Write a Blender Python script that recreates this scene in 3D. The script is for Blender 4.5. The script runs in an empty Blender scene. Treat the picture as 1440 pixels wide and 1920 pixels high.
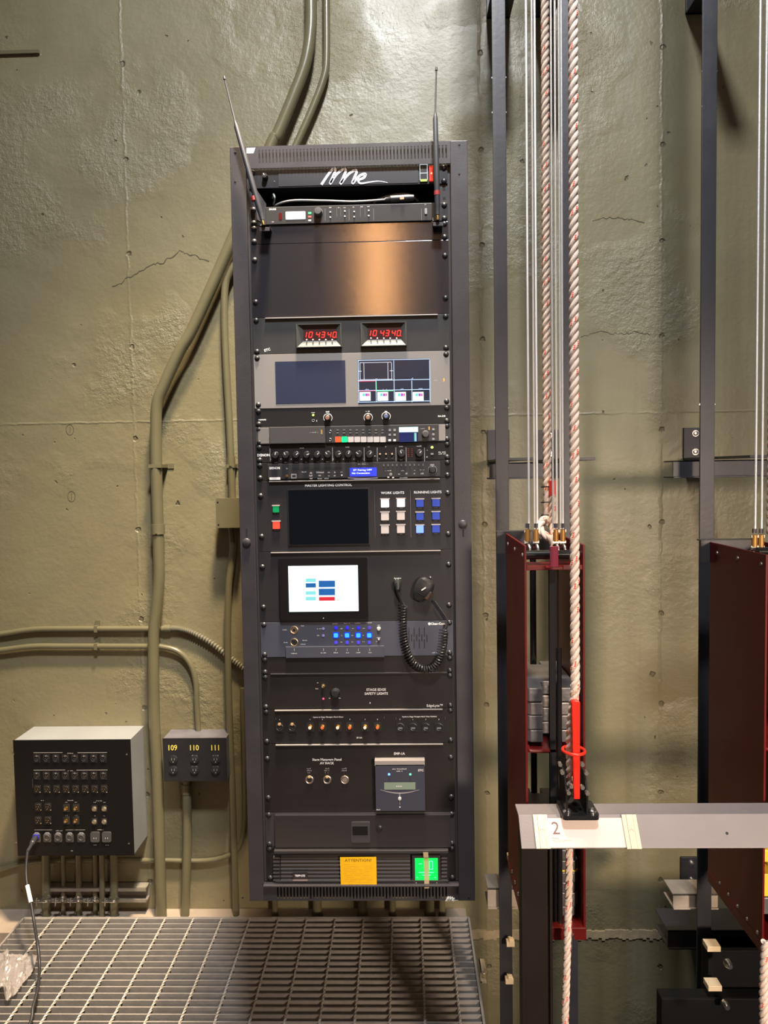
import bpy, bmesh, math, random
from mathutils import Vector, Matrix
random.seed(7)
C = bpy.context.scene.collection
PI = math.pi
# ------------------------------------------------------------------ camera, world, lights, exposure
H = 1.588            # eye height above the grating
WD = 2.8             # camera to back wall
F = 1442.0
def _axes(yaw=.02635, pitch=.05461, roll=-.01648):
    cy, sy, cp, sp = math.cos(yaw), math.sin(yaw), math.cos(pitch), math.sin(pitch)
    w = Vector((-sy*cp, cy*cp, -sp)); r0 = Vector((cy, sy, 0)); u0 = r0.cross(w)
    return math.cos(roll)*r0 + math.sin(roll)*u0, -math.sin(roll)*r0 + math.cos(roll)*u0, w
AR, AU, AW = _axes()
cam = bpy.data.cameras.new('camera'); cam.sensor_fit = 'VERTICAL'; cam.sensor_height = 32; cam.sensor_width = 24
cam.lens = F/1920*32; cam.clip_start = .05
co = bpy.data.objects.new('camera', cam); C.objects.link(co)
co.matrix_world = Matrix(((AR.x, AU.x, -AW.x, 0), (AR.y, AU.y, -AW.y, -WD), (AR.z, AU.z, -AW.z, H), (0, 0, 0, 1)))
bpy.context.scene.camera = co
sc = bpy.context.scene
sc.view_settings.view_transform = 'Standard'; sc.view_settings.look = 'None'
sc.view_settings.exposure = 0.0; sc.view_settings.gamma = 1.0; sc.view_settings.use_curve_mapping = False
wd = bpy.data.worlds.new('world'); sc.world = wd; wd.use_nodes = True
wd.node_tree.nodes['Background'].inputs[0].default_value = (.55, .62, .8, 1)
wd.node_tree.nodes['Background'].inputs[1].default_value = .06
def area(name, loc, target, sx, sy, energy, col, spread=PI):
    l = bpy.data.lights.new(name, 'AREA'); l.shape = 'RECTANGLE'; l.size = sx; l.size_y = sy
    l.energy = energy; l.color = col; l.spread = spread
    o = bpy.data.objects.new(name, l); C.objects.link(o); o.location = loc
    o.rotation_euler = (Vector(target)-Vector(loc)).to_track_quat('-Z', 'Y').to_euler()
    return o
area('work_light', (.3, -3.1, 5.2), (-.1, 0, 1.85), .4, .4, 54, (.93, .96, 1.0), 1.3)
area('stage_lamp', (-.1, -1.25, 4.7), (-.9, -.6, .0), .3, .3, 42, (1.0, .78, .54), .8)
area('running_light', (1.8, -5.2, 1.9), (.8, -1.2, .8), .4, .4, 11, (1.0, .78, .6), .6)
area('front_light', (2.6, -6.0, 3.0), (0, 0, 1.3), .5, .5, 9, (1.0, .80, .62))
area('doorway_light', (-.22, -6.6, 3.75), (-.2, 0, 2.0), .12, 1.9, 20, (1.0, .50, .16))


def W(px, py, D):
    d = AW*F + AR*(px-720) - AU*(py-960)
    d = d*(D/d.y)
    return Vector((d.x, d.y-WD, d.z+H))
# ------------------------------------------------------------------ materials
MATS = {}
def mat(name, col, rough=.5, metal=0., emit=None, es=1., var=.0, vscale=8., bump=0., bscale=60., aniso=0., coat=0., alpha=1., trans=0., spec=.5, stretch=None):
    if name in MATS: return MATS[name]
    m = bpy.data.materials.new(name); m.use_nodes = True; MATS[name] = m
    nt = m.node_tree; N = nt.nodes; L = nt.links; b = N['Principled BSDF']
    I = b.inputs
    I['Base Color'].default_value = (*col, 1); I['Roughness'].default_value = rough; I['Metallic'].default_value = metal
    I['Specular IOR Level'].default_value = spec
    I['Anisotropic'].default_value = aniso; I['Coat Weight'].default_value = coat
    I['Alpha'].default_value = alpha; I['Transmission Weight'].default_value = trans
    I['Anisotropic Rotation'].default_value = .25
    if emit: I['Emission Color'].default_value = (*emit, 1); I['Emission Strength'].default_value = es
    tc = None
    if var or bump or stretch:
        tc = N.new('ShaderNodeTexCoord'); mp = N.new('ShaderNodeMapping'); L.new(tc.outputs['Object'], mp.inputs[0])
        if stretch: mp.inputs['Scale'].default_value = stretch
    if var:
        n = N.new('ShaderNodeTexNoise'); n.inputs['Scale'].default_value = vscale; n.inputs['Detail'].default_value = 6
        L.new(mp.outputs[0], n.inputs['Vector'])
        mx = N.new('ShaderNodeMix'); mx.data_type = 'RGBA'
        mx.inputs['A'].default_value = (*[max(0, c*(1-var)) for c in col], 1); mx.inputs['B'].default_value = (*[min(1, c*(1+var)) for c in col], 1)
        L.new(n.outputs['Fac'], mx.inputs['Factor']); L.new(mx.outputs['Result'], I['Base Color'])
        rr = N.new('ShaderNodeMapRange'); rr.inputs['To Min'].default_value = max(.02, rough-.08); rr.inputs['To Max'].default_value = min(1, rough+.08)
        L.new(n.outputs['Fac'], rr.inputs['Value']); L.new(rr.outputs[0], I['Roughness'])
    if bump:
        n = N.new('ShaderNodeTexNoise'); n.inputs['Scale'].default_value = bscale; n.inputs['Detail'].default_value = 5
        L.new(mp.outputs[0], n.inputs['Vector'])
        bp = N.new('ShaderNodeBump'); bp.inputs['Strength'].default_value = bump; bp.inputs['Distance'].default_value = .002
        L.new(n.outputs['Fac'], bp.inputs['Height']); L.new(bp.outputs[0], I['Normal'])
    return m
def em(name, col, s=1.): return mat(name, tuple(c*.3 for c in col), .4, emit=col, es=s)
FR = mat('rack_enamel', (.036, .034, .040), .42, var=.25, vscale=14, bump=.15, bscale=700)
FR2 = mat('black_cavity', (.006, .006, .007), .7)
BRU = mat('brushed_black_aluminium', (.14, .132, .148), .15, metal=.85, aniso=.5, bump=.03, bscale=9, stretch=(.6, 6, 90), var=0.)
_t = BRU.node_tree.nodes.new('ShaderNodeTangent'); _t.direction_type = 'UV_MAP'; _t.uv_map = 'brush'
BRU.node_tree.links.new(_t.outputs[0], BRU.node_tree.nodes['Principled BSDF'].inputs['Tangent'])
PAN = mat('black_panel_paint', (.019, .018, .021), .5, spec=.35, var=.15, vscale=20, bump=.1, bscale=900)
PANW = mat('dark_panel_powder_coat', (.013, .0105, .0105), .55, spec=.3, var=.2, vscale=16, bump=.12, bscale=800)
PBL = mat('slate_panel_paint', (.055, .06, .082), .45, var=.12, vscale=18)
PGR = mat('grey_green_panel', (.030, .032, .034), .45, var=.12, vscale=18)
BLK = mat('black_plastic', (.018, .018, .02), .38, var=.1, vscale=40)
RUB = mat('black_rubber', (.02, .02, .022), .5)
GRYP = mat('grey_plastic', (.25, .25, .26), .45)
LGR = mat('light_grey_lettering', (.62, .61, .6), .6)
WHT = mat('white_lettering', (.85, .85, .86), .55)
DIM = mat('dim_lettering', (.22, .215, .21), .6)
STL = mat('steel', (.62, .61, .6), .28, metal=1., var=.1, vscale=30)
SCR = mat('screw_black_oxide', (.06, .06, .065), .42, metal=.8)
GOLD = mat('brass', (.75, .5, .2), .28, metal=1.)
LIP = mat('bright_panel_lip', (.36, .34, .33), .4, metal=.35)
OLV = mat('olive_conduit_paint', (.138, .124, .068), .33, var=.12, vscale=9, bump=.12, bscale=60, coat=.15)
GAL = mat('galvanised_steel', (.42, .40, .38), .45, metal=.75, var=.25, vscale=25, bump=.2, bscale=120)
GALG = mat('grating_steel', (.36, .33, .30), .5, metal=.35, var=.22, vscale=30, bump=.2, bscale=160)
SHOE = mat('black_structural_steel', (.030, .030, .036), .42, metal=.2, var=.25, vscale=10, bump=.12, bscale=90)
BUR = mat('burgundy_enamel', (.105, .006, .006), .38, var=.15, vscale=8, coat=.05, spec=.3)
ROPE = mat('rope_fibre', (.78, .64, .54), .8, bump=.7, bscale=900, var=.12, vscale=60)
ROPR = mat('rope_red_tracer', (.75, .06, .03), .8)
WIRE = mat('wire_rope_steel', (.80, .79, .78), .45, metal=.35, bump=.4, bscale=900)
LEADW = mat('counterweight_steel', (.16, .155, .16), .42, metal=.5, var=.35, vscale=25, bump=.4, bscale=90)
REDH = mat('red_vinyl', (.80, .028, .012), .35)
CARD = mat('card_stock', (.66, .55, .51), .7)
GLASS = mat('dark_glass', (.004, .005, .007), .06, coat=.6)

def wallmat():
    m = bpy.data.materials.new('painted_concrete'); m.use_nodes = True; nt = m.node_tree; N = nt.nodes; L = nt.links; b = N['Principled BSDF']
    tc = N.new('ShaderNodeTexCoord'); ob = tc.outputs['Object']
    def noise(scale, detail=5, rough=.5, st=(1, 1, 1), off=(0, 0, 0)):
        mp = N.new('ShaderNodeMapping'); mp.inputs['Scale'].default_value = st; mp.inputs['Location'].default_value = off; L.new(ob, mp.inputs[0])
        n = N.new('ShaderNodeTexNoise'); n.inputs['Scale'].default_value = scale; n.inputs['Detail'].default_value = detail; n.inputs['Roughness'].default_value = rough
        L.new(mp.outputs[0], n.inputs['Vector']); return n.outputs['Fac']
    def mth(op, a, b_=None, c=None, clamp=False):
        n = N.new('ShaderNodeMath'); n.operation = op; n.use_clamp = clamp
        for i, v in enumerate((a, b_, c)):
            if v is None: continue
            if isinstance(v, (int, float)): n.inputs[i].default_value = v
            else: L.new(v, n.inputs[i])
        return n.outputs[0]
    def mr(v, a, b_, c, d):
        n = N.new('ShaderNodeMapRange'); L.new(v, n.inputs['Value'])
        for k, x in zip(('From Min', 'From Max', 'To Min', 'To Max'), (a, b_, c, d)): n.inputs[k].default_value = x
        return n.outputs[0]
    def mix(f, A, B):
        n = N.new('ShaderNodeMix'); n.data_type = 'RGBA'
        if isinstance(f, float): n.inputs['Factor'].default_value = f
        else: L.new(f, n.inputs['Factor'])
        for k, v in (('A', A), ('B', B)):
            if isinstance(v, tuple): n.inputs[k].default_value = (*v, 1)
            else: L.new(v, n.inputs[k])
        return n.outputs['Result']
    sep = N.new('ShaderNodeSeparateXYZ'); L.new(ob, sep.inputs[0]); X, Z = sep.outputs['X'], sep.outputs['Z']
    base = mix(mr(noise(1.3, 4, .5), .35, .65, 0, 1), (.200, .170, .088), (.232, .206, .118))
    base = mix(mr(noise(9, 6, .6), .3, .7, 0, .35), base, (.15, .137, .085))
    # vertical rust-brown run marks, mostly towards the right where the steelwork stands
    st = mr(noise(7, 4, .6, (1, 1, .04)), .47, .66, 0, 1)
    right = mr(X, .15, .55, 0, 1)
    base = mix(mth('MULTIPLY', mth('MULTIPLY', st, right), .45), base, (.125, .098, .052))
    base = mix(mth('MULTIPLY', mr(noise(5, 3, .5, (1, 1, .05), (5, 0, 3)), .52, .7, 0, .5), right), base, (.20, .205, .16))
    # pits and blow holes
    def vor(scale, th, mk):
        n = N.new('ShaderNodeTexVoronoi'); n.inputs['Scale'].default_value = scale; n.inputs['Randomness'].default_value = 1
        add = N.new('ShaderNodeVectorMath'); add.operation = 'ADD'
        nn = N.new('ShaderNodeTexNoise'); nn.inputs['Scale'].default_value = 60; L.new(ob, nn.inputs['Vector'])
        sc_ = N.new('ShaderNodeVectorMath'); sc_.operation = 'SCALE'; sc_.inputs['Scale'].default_value = .02; L.new(nn.outputs['Color'], sc_.inputs[0])
        L.new(ob, add.inputs[0]); L.new(sc_.outputs[0], add.inputs[1]); L.new(add.outputs[0], n.inputs['Vector'])
        pit = mr(n.outputs['Distance'], th*.5, th, 1, 0)
        sp = N.new('ShaderNodeSeparateColor'); L.new(n.outputs['Color'], sp.inputs[0])
        return mth('MULTIPLY', pit, mth('GREATER_THAN', sp.outputs[0], mk))
    pits = mth('MAXIMUM', vor(11, .10, .86), vor(26, .12, .93))
    # formwork seams with tie holes
    hs = None; holes = None
    for x0 in SEAMX:
        dx = mth('ABSOLUTE', mth('SUBTRACT', mth('ADD', X, mth('MULTIPLY', mth('SUBTRACT', noise(22, 3), .5), .022)), x0))
        r = mr(dx, 0, .007, 1, 0); hs = r if hs is None else mth('MAXIMUM', hs, r)
        dz = mth('ABSOLUTE', mth('SUBTRACT', mth('FRACT', mth('DIVIDE', mth('ADD', Z, .115), .333)), .5))
        d = mth('SQRT', mth('ADD', mth('POWER', mth('ABSOLUTE', mth('SUBTRACT', X, x0+.004)), 2.), mth('POWER', mth('MULTIPLY', dz, .333), 2.)))
        h = mr(mth('ADD', d, mth('MULTIPLY', noise(70, 2), .012)), .012, .017, 1, 0); holes = h if holes is None else mth('MAXIMUM', holes, h)
    dz = mth('ABSOLUTE', mth('SUBTRACT', mth('ADD', Z, mth('MULTIPLY', mth('SUBTRACT', noise(18, 3), .5), .016)), SEAMZ))
    hs = mth('MAXIMUM', hs, mr(dz, 0, .006, 1, 0))
    brk = mr(noise(6, 4, .7), .4, .6, .35, 1)
    hs = mth('MULTIPLY', hs, brk)
    pits = mth('MAXIMUM', pits, holes)
    base = mix(mth('MULTIPLY', pits, .55), base, (.05, .04, .022))
    base = mix(mth('MULTIPLY', hs, .12), base, (.26, .24, .17))
    L.new(base, b.inputs['Base Color'])
    L.new(mr(noise(3, 4), .3, .7, .30, .46), b.inputs['Roughness'])
    h = mth('ADD', mth('MULTIPLY', noise(2.2, 3), .010), mth('MULTIPLY', noise(45, 5, .65), .0022))
    rg = mr(noise(2.6, 3, .5, (1, 1, 1), (4, 1, 9)), .52, .66, 0, 1)
    h = mth('ADD', h, mth('MULTIPLY', mth('MULTIPLY', noise(38, 5, .7), rg), .010))
    h = mth('ADD', h, mth('MULTIPLY', hs, .0022)); h = mth('SUBTRACT', h, mth('MULTIPLY', pits, .006))
    bp = N.new('ShaderNodeBump'); bp.inputs['Strength'].default_value = .8; bp.inputs['Distance'].default_value = 1
    L.new(h, bp.inputs['Height']); L.new(bp.outputs[0], b.inputs['Normal'])
    return m
SEAMX = [W(244, 600, WD).x, W(902, 500, WD).x, W(1240, 500, WD).x]
SEAMZ = W(420, 788, WD).z
WALL = wallmat()

# ------------------------------------------------------------------ mesh helper
class M:
    def __init__(s): s.v = []; s.f = []; s.mi = []; s.cur = 0
    def mesh(s, vs, fs):
        o = len(s.v); s.v += [Vector(v) for v in vs]; s.f += [tuple(i+o for i in f) for f in fs]; s.mi += [s.cur]*len(fs); return s
    def box(s, a, b, R=None, c=None):
        x0, y0, z0 = a; x1, y1, z1 = b
        if x0 > x1: x0, x1 = x1, x0
        if y0 > y1: y0, y1 = y1, y0
        if z0 > z1: z0, z1 = z1, z0
        vs = [Vector(p) for p in ((x0,y0,z0),(x1,y0,z0),(x1,y1,z0),(x0,y1,z0),(x0,y0,z1),(x1,y0,z1),(x1,y1,z1),(x0,y1,z1))]
        if R is not None:
            c = Vector(c) if c is not None else sum(vs, Vector())/8
            vs = [R@(v-c)+c for v in vs]
        return s.mesh(vs, [(0,3,2,1),(4,5,6,7),(0,1,5,4),(1,2,6,5),(2,3,7,6),(3,0,4,7)])
    def rbox(s, a, b, r=.002, seg=3, axis='y'):
        """box whose corners are rounded in the plane across AXIS"""
        (x0, y0, z0), (x1, y1, z1) = a, b
        if x0 > x1: x0, x1 = x1, x0
        if y0 > y1: y0, y1 = y1, y0
        if z0 > z1: z0, z1 = z1, z0
        pts = []
        if axis == 'y': u0, u1, w0, w1 = x0, x1, z0, z1
        elif axis == 'z': u0, u1, w0, w1 = x0, x1, y0, y1
        else: u0, u1, w0, w1 = y0, y1, z0, z1
        r = min(r, (u1-u0)/2*.99, (w1-w0)/2*.99)
        for cx, cz, a0 in ((u1-r, w1-r, 0), (u0+r, w1-r, PI/2), (u0+r, w0+r, PI), (u1-r, w0+r, 3*PI/2)):
            for k in range(seg+1):
                t = a0+PI/2*k/seg; pts.append((cx+r*math.cos(t), cz+r*math.sin(t)))
        n = len(pts)
        if axis == 'y': A = [(p[0], y0, p[1]) for p in pts]; B = [(p[0], y1, p[1]) for p in pts]
        elif axis == 'z': A = [(p[0], p[1], z1) for p in pts]; B = [(p[0], p[1], z0) for p in pts]
        else: A = [(x1, p[0], p[1]) for p in pts]; B = [(x0, p[0], p[1]) for p in pts]
        return s.mesh(A+B, [tuple(range(n)), tuple(reversed(range(n, 2*n)))]+[(i, (i+1) % n, n+(i+1) % n, n+i) for i in range(n)])
    def tube(s, path, r, seg=10, caps=True, radii=None):
        P = [Vector(p) for p in path]; n = len(P); rr = radii or [r]*n
        t0 = (P[1]-P[0]).normalized(); ref = Vector((0, 0, 1)) if abs(t0.z) < .9 else Vector((1, 0, 0))
        nrm = t0.cross(ref).normalized(); vs = []; fs = []
        for i in range(n):
            t = (P[min(i+1, n-1)]-P[max(i-1, 0)]).normalized()
            nrm = (nrm - t*nrm.dot(t)).normalized(); bn = t.cross(nrm)
            for k in range(seg):
                a = 2*PI*k/seg; vs.append(P[i]+(nrm*math.cos(a)+bn*math.sin(a))*rr[i])
        for i in range(n-1):
            for k in range(seg):
                fs.append((i*seg+k, i*seg+(k+1) % seg, (i+1)*seg+(k+1) % seg, (i+1)*seg+k))
        if caps: fs += [tuple(reversed(range(seg))), tuple(range((n-1)*seg, n*seg))]
        return s.mesh(vs, fs)
    def cyl(s, a, b, r, seg=20, r2=None):
        return s.tube([a, b], r, seg, radii=[r, r if r2 is None else r2])
    def lathe(s, c, prof, seg=20, d=(0, -1, 0)):
        """prof: (distance along d, radius)"""
        d = Vector(d).normalized(); c = Vector(c)
        return s.tube2([(c+d*h, r) for h, r in prof], d, seg)
    def tube2(s, pr, d, seg):
        ref = Vector((0, 0, 1)) if abs(d.z) < .9 else Vector((1, 0, 0)); n1 = d.cross(ref).normalized(); b1 = d.cross(n1)
        vs = []; fs = []; n = len(pr)
        for p, r in pr:
            for k in range(seg):
                a = 2*PI*k/seg; vs.append(p+(n1*math.cos(a)+b1*math.sin(a))*max(r, 1e-5))
        for i in range(n-1):
            for k in range(seg): fs.append((i*seg+k, i*seg+(k+1) % seg, (i+1)*seg+(k+1) % seg, (i+1)*seg+k))
        fs += [tuple(reversed(range(seg))), tuple(range((n-1)*seg, n*seg))]
        return s.mesh(vs, fs)
    def prism(s, pts, ext):
        """pts: coplanar world points; ext: extrusion vector"""
        A = [Vector(p) for p in pts]; e = Vector(ext); n = len(A)
        return s.mesh(A+[p+e for p in A], [tuple(range(n)), tuple(reversed(range(n, 2*n)))]+[(i, n+i, n+(i+1) % n, (i+1) % n) for i in range(n)])
    def ring(s, c, R, r, d=(0, -1, 0), seg=24, a0=0, a1=2*PI):
        d = Vector(d).normalized(); ref = Vector((0, 0, 1)) if abs(d.z) < .9 else Vector((1, 0, 0)); n1 = d.cross(ref).normalized(); b1 = d.cross(n1)
        full = abs(a1-a0-2*PI) < 1e-4
        pts = [Vector(c)+(n1*math.cos(a0+(a1-a0)*k/seg)+b1*math.sin(a0+(a1-a0)*k/seg))*R for k in range(seg+1)]
        return s.tube(pts, r, 8, caps=not full)
    def ribbon(s, pts, w, nrm=(0, -1, 0), th=.0003):
        P = [Vector(p) for p in pts]; nrm = Vector(nrm); n = len(P); vs = []
        ws = w if isinstance(w, list) else [w]*n
        for i in range(n):
            t = (P[min(i+1, n-1)]-P[max(i-1, 0)]).normalized(); sd = t.cross(nrm).normalized()*ws[i]/2
            vs += [P[i]-sd+nrm*th, P[i]+sd+nrm*th, P[i]+sd, P[i]-sd]
        fs = []
        for i in range(n-1):
            a, b = i*4, i*4+4
            for k in range(4): fs.append((a+k, a+(k+1) % 4, b+(k+1) % 4, b+k))
        fs += [(0, 1, 2, 3), ((n-1)*4+3, (n-1)*4+2, (n-1)*4+1, (n-1)*4)]
        return s.mesh(vs, fs)
    def text(s, txt, c, size, align='CENTER', th=.0002, right=(1, 0, 0), up=(0, 0, 1), bold=.0, sx=1.):
        cu = bpy.data.curves.new('t', 'FONT'); cu.body = txt; cu.size = 1; cu.align_x = align; cu.align_y = 'CENTER'; cu.offset = bold; cu.resolution_u = 2
        o = bpy.data.objects.new('t', cu); dg = bpy.context.evaluated_depsgraph_get()
        me = bpy.data.meshes.new_from_object(o, depsgraph=dg) if False else o.to_mesh()
        r, u = Vector(right).normalized(), Vector(up).normalized(); nn = r.cross(u)
        c = Vector(c); k = size/.72
        vs = [c+r*v.co.x*k*sx+u*v.co.y*k+nn*th for v in me.vertices]; fs = [tuple(p.vertices) for p in me.polygons]
        o.to_mesh_clear(); bpy.data.objects.remove(o); bpy.data.curves.remove(cu)
        return s.mesh(vs, fs)
    def marks(s, c, w, h=.0022, n=None):
        """a run of tiny unreadable lettering"""
        c = Vector(c); n = n or max(3, int(w/.0022)); st = w/n
        for i in range(n):
            if random.random() < .12: continue
            x = c.x-w/2+st*i; hh = h*random.choice((.6, .75, 1)); s.box((x, c.y-.0002, c.z-h/2), (x+st*.62, c.y, c.z-h/2+hh))
        return s
    def build(s, name, mats, parent=None, bevel=0., smooth=True, org=None):
        if not isinstance(mats, (list, tuple)): mats = [mats]
        lo = [min(v[i] for v in s.v) for i in range(3)]; hi = [max(v[i] for v in s.v) for i in range(3)]
        c = Vector([(a+b)/2 for a, b in zip(lo, hi)])
        if org is not None: c = Vector(org)
        me = bpy.data.meshes.new(name); me.from_pydata([v-c for v in s.v], [], s.f)
        for m in mats: me.materials.append(m)
        if len(mats) > 1: me.polygons.foreach_set('material_index', s.mi)
        if bevel or True:
            bm = bmesh.new(); bm.from_mesh(me)
            bmesh.ops.recalc_face_normals(bm, faces=bm.faces)
            if bevel:
                es = [e for e in bm.edges if len(e.link_faces) == 2 and e.calc_face_angle(0) > .6]
                bmesh.ops.bevel(bm, geom=es, offset=bevel, segments=2, affect='EDGES', profile=.6, clamp_overlap=True)
            bm.to_mesh(me); bm.free()
        if BRU in mats:
            uv = me.uv_layers.new(name='brush')
            for l_ in me.loops: q_ = me.vertices[l_.vertex_index].co; uv.data[l_.index].uv = (q_.x, q_.z)
        if smooth and not bevel:
            me.polygons.foreach_set('use_smooth', [True]*len(me.polygons)); me.set_sharp_from_angle(angle=math.radians(38))
        o = bpy.data.objects.new(name, me); C.objects.link(o)
        o.location = c
        if parent is not None:
            o.parent = parent; o.location = c-worg(parent)
        return o
def worg(o):
    v = o.location.copy()
    while o.parent: o = o.parent; v += o.location
    return v
def thing(name, label, cat, loc, group=None):
    o = bpy.data.objects.new(name, None); C.objects.link(o); o.location = loc; o.empty_display_size = .05
    o['label'] = label; o['category'] = cat
    if group: o['group'] = group
    return o
def tag(o, label, cat, group=None):
    o['label'] = label; o['category'] = cat
    if group: o['group'] = group
    return o
def struct(m, name, mt, org=None):
    o = m.build(name, mt, org=org); o['kind'] = 'structure'; return o
def inst(src, name, parent, loc):
    """another part that shares a mesh"""
    o = bpy.data.objects.new(name, src.data); C.objects.link(o); o.parent = parent; o.location = Vector(loc)-worg(parent); return o
def smoothpath(pts, n=6):
    P = [Vector(p) for p in pts]; out = []
    for i in range(len(P)-1):
        p0, p1, p2, p3 = P[max(i-1, 0)], P[i], P[i+1], P[min(i+2, len(P)-1)]
        for k in range(n):
            t = k/n; out.append(.5*((2*p1)+(p2-p0)*t+(2*p0-5*p1+4*p2-p3)*t*t+(3*p1-p0-3*p2+p3)*t**3))
    out.append(P[-1]); return out

# ------------------------------------------------------------------ the setting
struct(M().box((-3.2, 0, -1.5), (3.0, .15, 4.2)), 'wall_back', WALL, (0, 0, 0))
CONC = mat('bare_concrete', (.36, .29, .22), .8, var=.3, vscale=12, bump=.5, bscale=50)
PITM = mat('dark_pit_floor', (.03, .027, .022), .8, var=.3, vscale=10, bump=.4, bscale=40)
GX0, GX1, GY1, GY0 = -1.392, .207, WD*0-.15, -1.75
struct(M().box((-3.2, -.15, -.3), (GX1, 0, -.056)).box((-3.2, -3.4, -.3), (GX0-.10, -.15, -.012)), 'floor', CONC)
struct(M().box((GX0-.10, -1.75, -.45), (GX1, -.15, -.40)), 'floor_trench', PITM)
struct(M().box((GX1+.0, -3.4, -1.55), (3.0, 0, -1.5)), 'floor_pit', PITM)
struct(M().box((-3.2, -3.4, -.46), (GX1-.01, -1.75, -.03)), 'floor_front', CONC)
def ledge():
    m = M(); n = 60; x0, x1 = W(880, 1750, WD).x, W(1262, 1750, WD).x; z = W(1150, 1742, WD).z
    for i in range(n):
        a, b = x0+(x1-x0)*i/n, x0+(x1-x0)*(i+1)/n
        m.box((a, -.004-random.random()*.003, z-.030-random.random()*.012), (b, 0, z-random.random()*.006))
    struct(m, 'trim_1', mat('chipped_mortar', (.36, .29, .18), .85, var=.35, vscale=30, bump=.6, bscale=60))
ledge()
a, b = W(-40, 98, WD-.012), W(72, 98, WD-.012)
struct(M().box((a.x, -.012, a.z-.008), (b.x, 0, a.z+.004)), 'trim_2', OLV)
def crack(pts, name, w=.0035):
    P = []
    for (x0, y0), (x1, y1) in zip(pts, pts[1:]):
        for k in range(7): t = k/7; P.append(W(x0+(x1-x0)*t+random.uniform(-2, 2), y0+(y1-y0)*t+random.uniform(-2.5, 2.5), WD-.0006))
    m = M().ribbon(P, [w*random.uniform(.3, 1.2) for _ in P], th=.0003)
    struct(m, name, mat('crack_dark_olive', (.07, .06, .035), .8))  # dark olive strip marking the crack line on the wall
crack([(212, 538), (245, 518), (285, 495), (305, 493), (338, 470), (360, 478), (398, 492)], 'trim_3')
crack([(1090, 630), (1130, 622), (1165, 626), (1200, 622), (1225, 628)], 'trim_4', .003)
crack([(1110, 412), (1150, 408), (1180, 410), (1215, 420)], 'trim_5', .003)

for k_, (x_, y_) in enumerate(((131, 806), (134, 931))):
    c_ = W(x_, y_, WD-.0004); n_ = 24
    m_ = M().ribbon([c_+Vector((.014*math.cos(2*PI*i_/n_), 0, .019*math.sin(2*PI*i_/n_))) for i_ in range(n_+1)], .0016).ribbon([c_+Vector((0, 0, -.012)), c_+Vector((.001, 0, .012))], .0016)
    struct(m_, 'trim_%d' % (6+k_), mat('pencil_line', (.06, .055, .04), .7))

# ------------------------------------------------------------------ conduits
def strap(m, px, py, D, vert=True, r=.022):
    c = W(px, py, D)
    if vert: m.box((c.x-r, c.y-r*.9, c.z-.006), (c.x+r, -.0005, c.z+.006)).box((c.x+r*.6, -.004, c.z-.009), (c.x+r+.022, -.0005, c.z+.009))
    else: m.box((c.x-.006, c.y-r*.9, c.z-r), (c.x+.006, -.0005, c.z+r)).box((c.x-.009, -.004, c.z+r*.6), (c.x+.009, -.0005, c.z+r+.018))
def conduit(pts, wpx, label, D=2.76, couplings=(), straps=(), name='conduit', mt=OLV, ext0=None, ext1=None, grp=None):
    r = wpx/2*(D+.04)/F
    P = [W(*p[:2], p[2] if len(p) > 2 else D) for p in pts]
    if ext0: P.insert(0, P[0]+Vector(ext0))
    if abs(pts[-1][1]-1703) < 3: P.append(Vector((P[-1].x, P[-1].y, -.056)))
    t = thing(name, label, 'conduit', P[-1], grp)
    M().tube(smoothpath(P, 8), r, 14).build('tube', mt, t)
    for (x, y, ver) in couplings:
        c = W(x, y, D); m = M()
        d = Vector((0, 0, 1)) if ver else Vector((1, 0, 0))
        m.cyl(c-d*.018, c+d*.018, r*1.18, 16); m.cyl(c-d*.012-Vector((0, r*1.3, 0)), c-d*.012-Vector((0, r, 0)), .0035, 8)
        m.build('coupling', mt, t)
    for (x, y, ver) in straps:
        m = M(); strap(m, x, y, D, ver, r*1.12); m.build('strap', mt, t)
    return t
conduit([(583, -60), (583, 0), (582, 60), (572, 120), (548, 185), (520, 252), (508, 272), (440, 438), (364.6, 608.6), (336, 660), (307, 723), (294.5, 757), (292.4, 800), (293, 872), (295.3, 958), (297.3, 1030), (298, 1087), (293, 1144), (288, 1190), (288, 1266), (290, 1366), (295.5, 1458), (302, 1702)], 21,
        'thick olive conduit running from the ceiling diagonally behind the rack down to the floor', D=2.738, couplings=[(296.5, 992, 1)], straps=[(293.5, 874, 1)])
conduit([(612, -60), (612, 0), (612, 110), (606, 150), (585, 205), (556, 270), (500, 390), (452, 478), (431, 510), (422, 540), (421, 600), (424, 680), (430, 790), (433.5, 870), (436, 936)], 13,
        'thin olive conduit beside the thick one, bending down into the small square junction box', couplings=[(433.5, 866, 1)], straps=[(433.5, 874, 1)])
conduit([(434, 986), (436.5, 1020), (434, 1055), (429, 1100), (427, 1180), (428, 1260), (431, 1366), (435, 1460), (438, 1560), (442.5, 1704)], 12.5,
        'thin olive conduit dropping from the square junction box along the rack to the floor')
conduit([(-60, 1634), (0, 1630), (41, 1619), (100, 1614), (287, 1613), (383, 1613.5), (428, 1604), (447, 1590), (457, 1556), (458.5, 1500), (457, 1400), (455, 1290)], 9.5,
        'slim low olive conduit crossing behind the black connector box and turning up beside the rack', D=2.785)
conduit([(-60, 1194), (0, 1189), (60, 1180.5), (120, 1179), (277, 1179), (306, 1179)], 10.5,
        'upper of the two horizontal olive conduits left of the thick conduit', D=2.787, couplings=[(312, 1179, 0)], straps=[(181, 1179, 0)])
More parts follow.
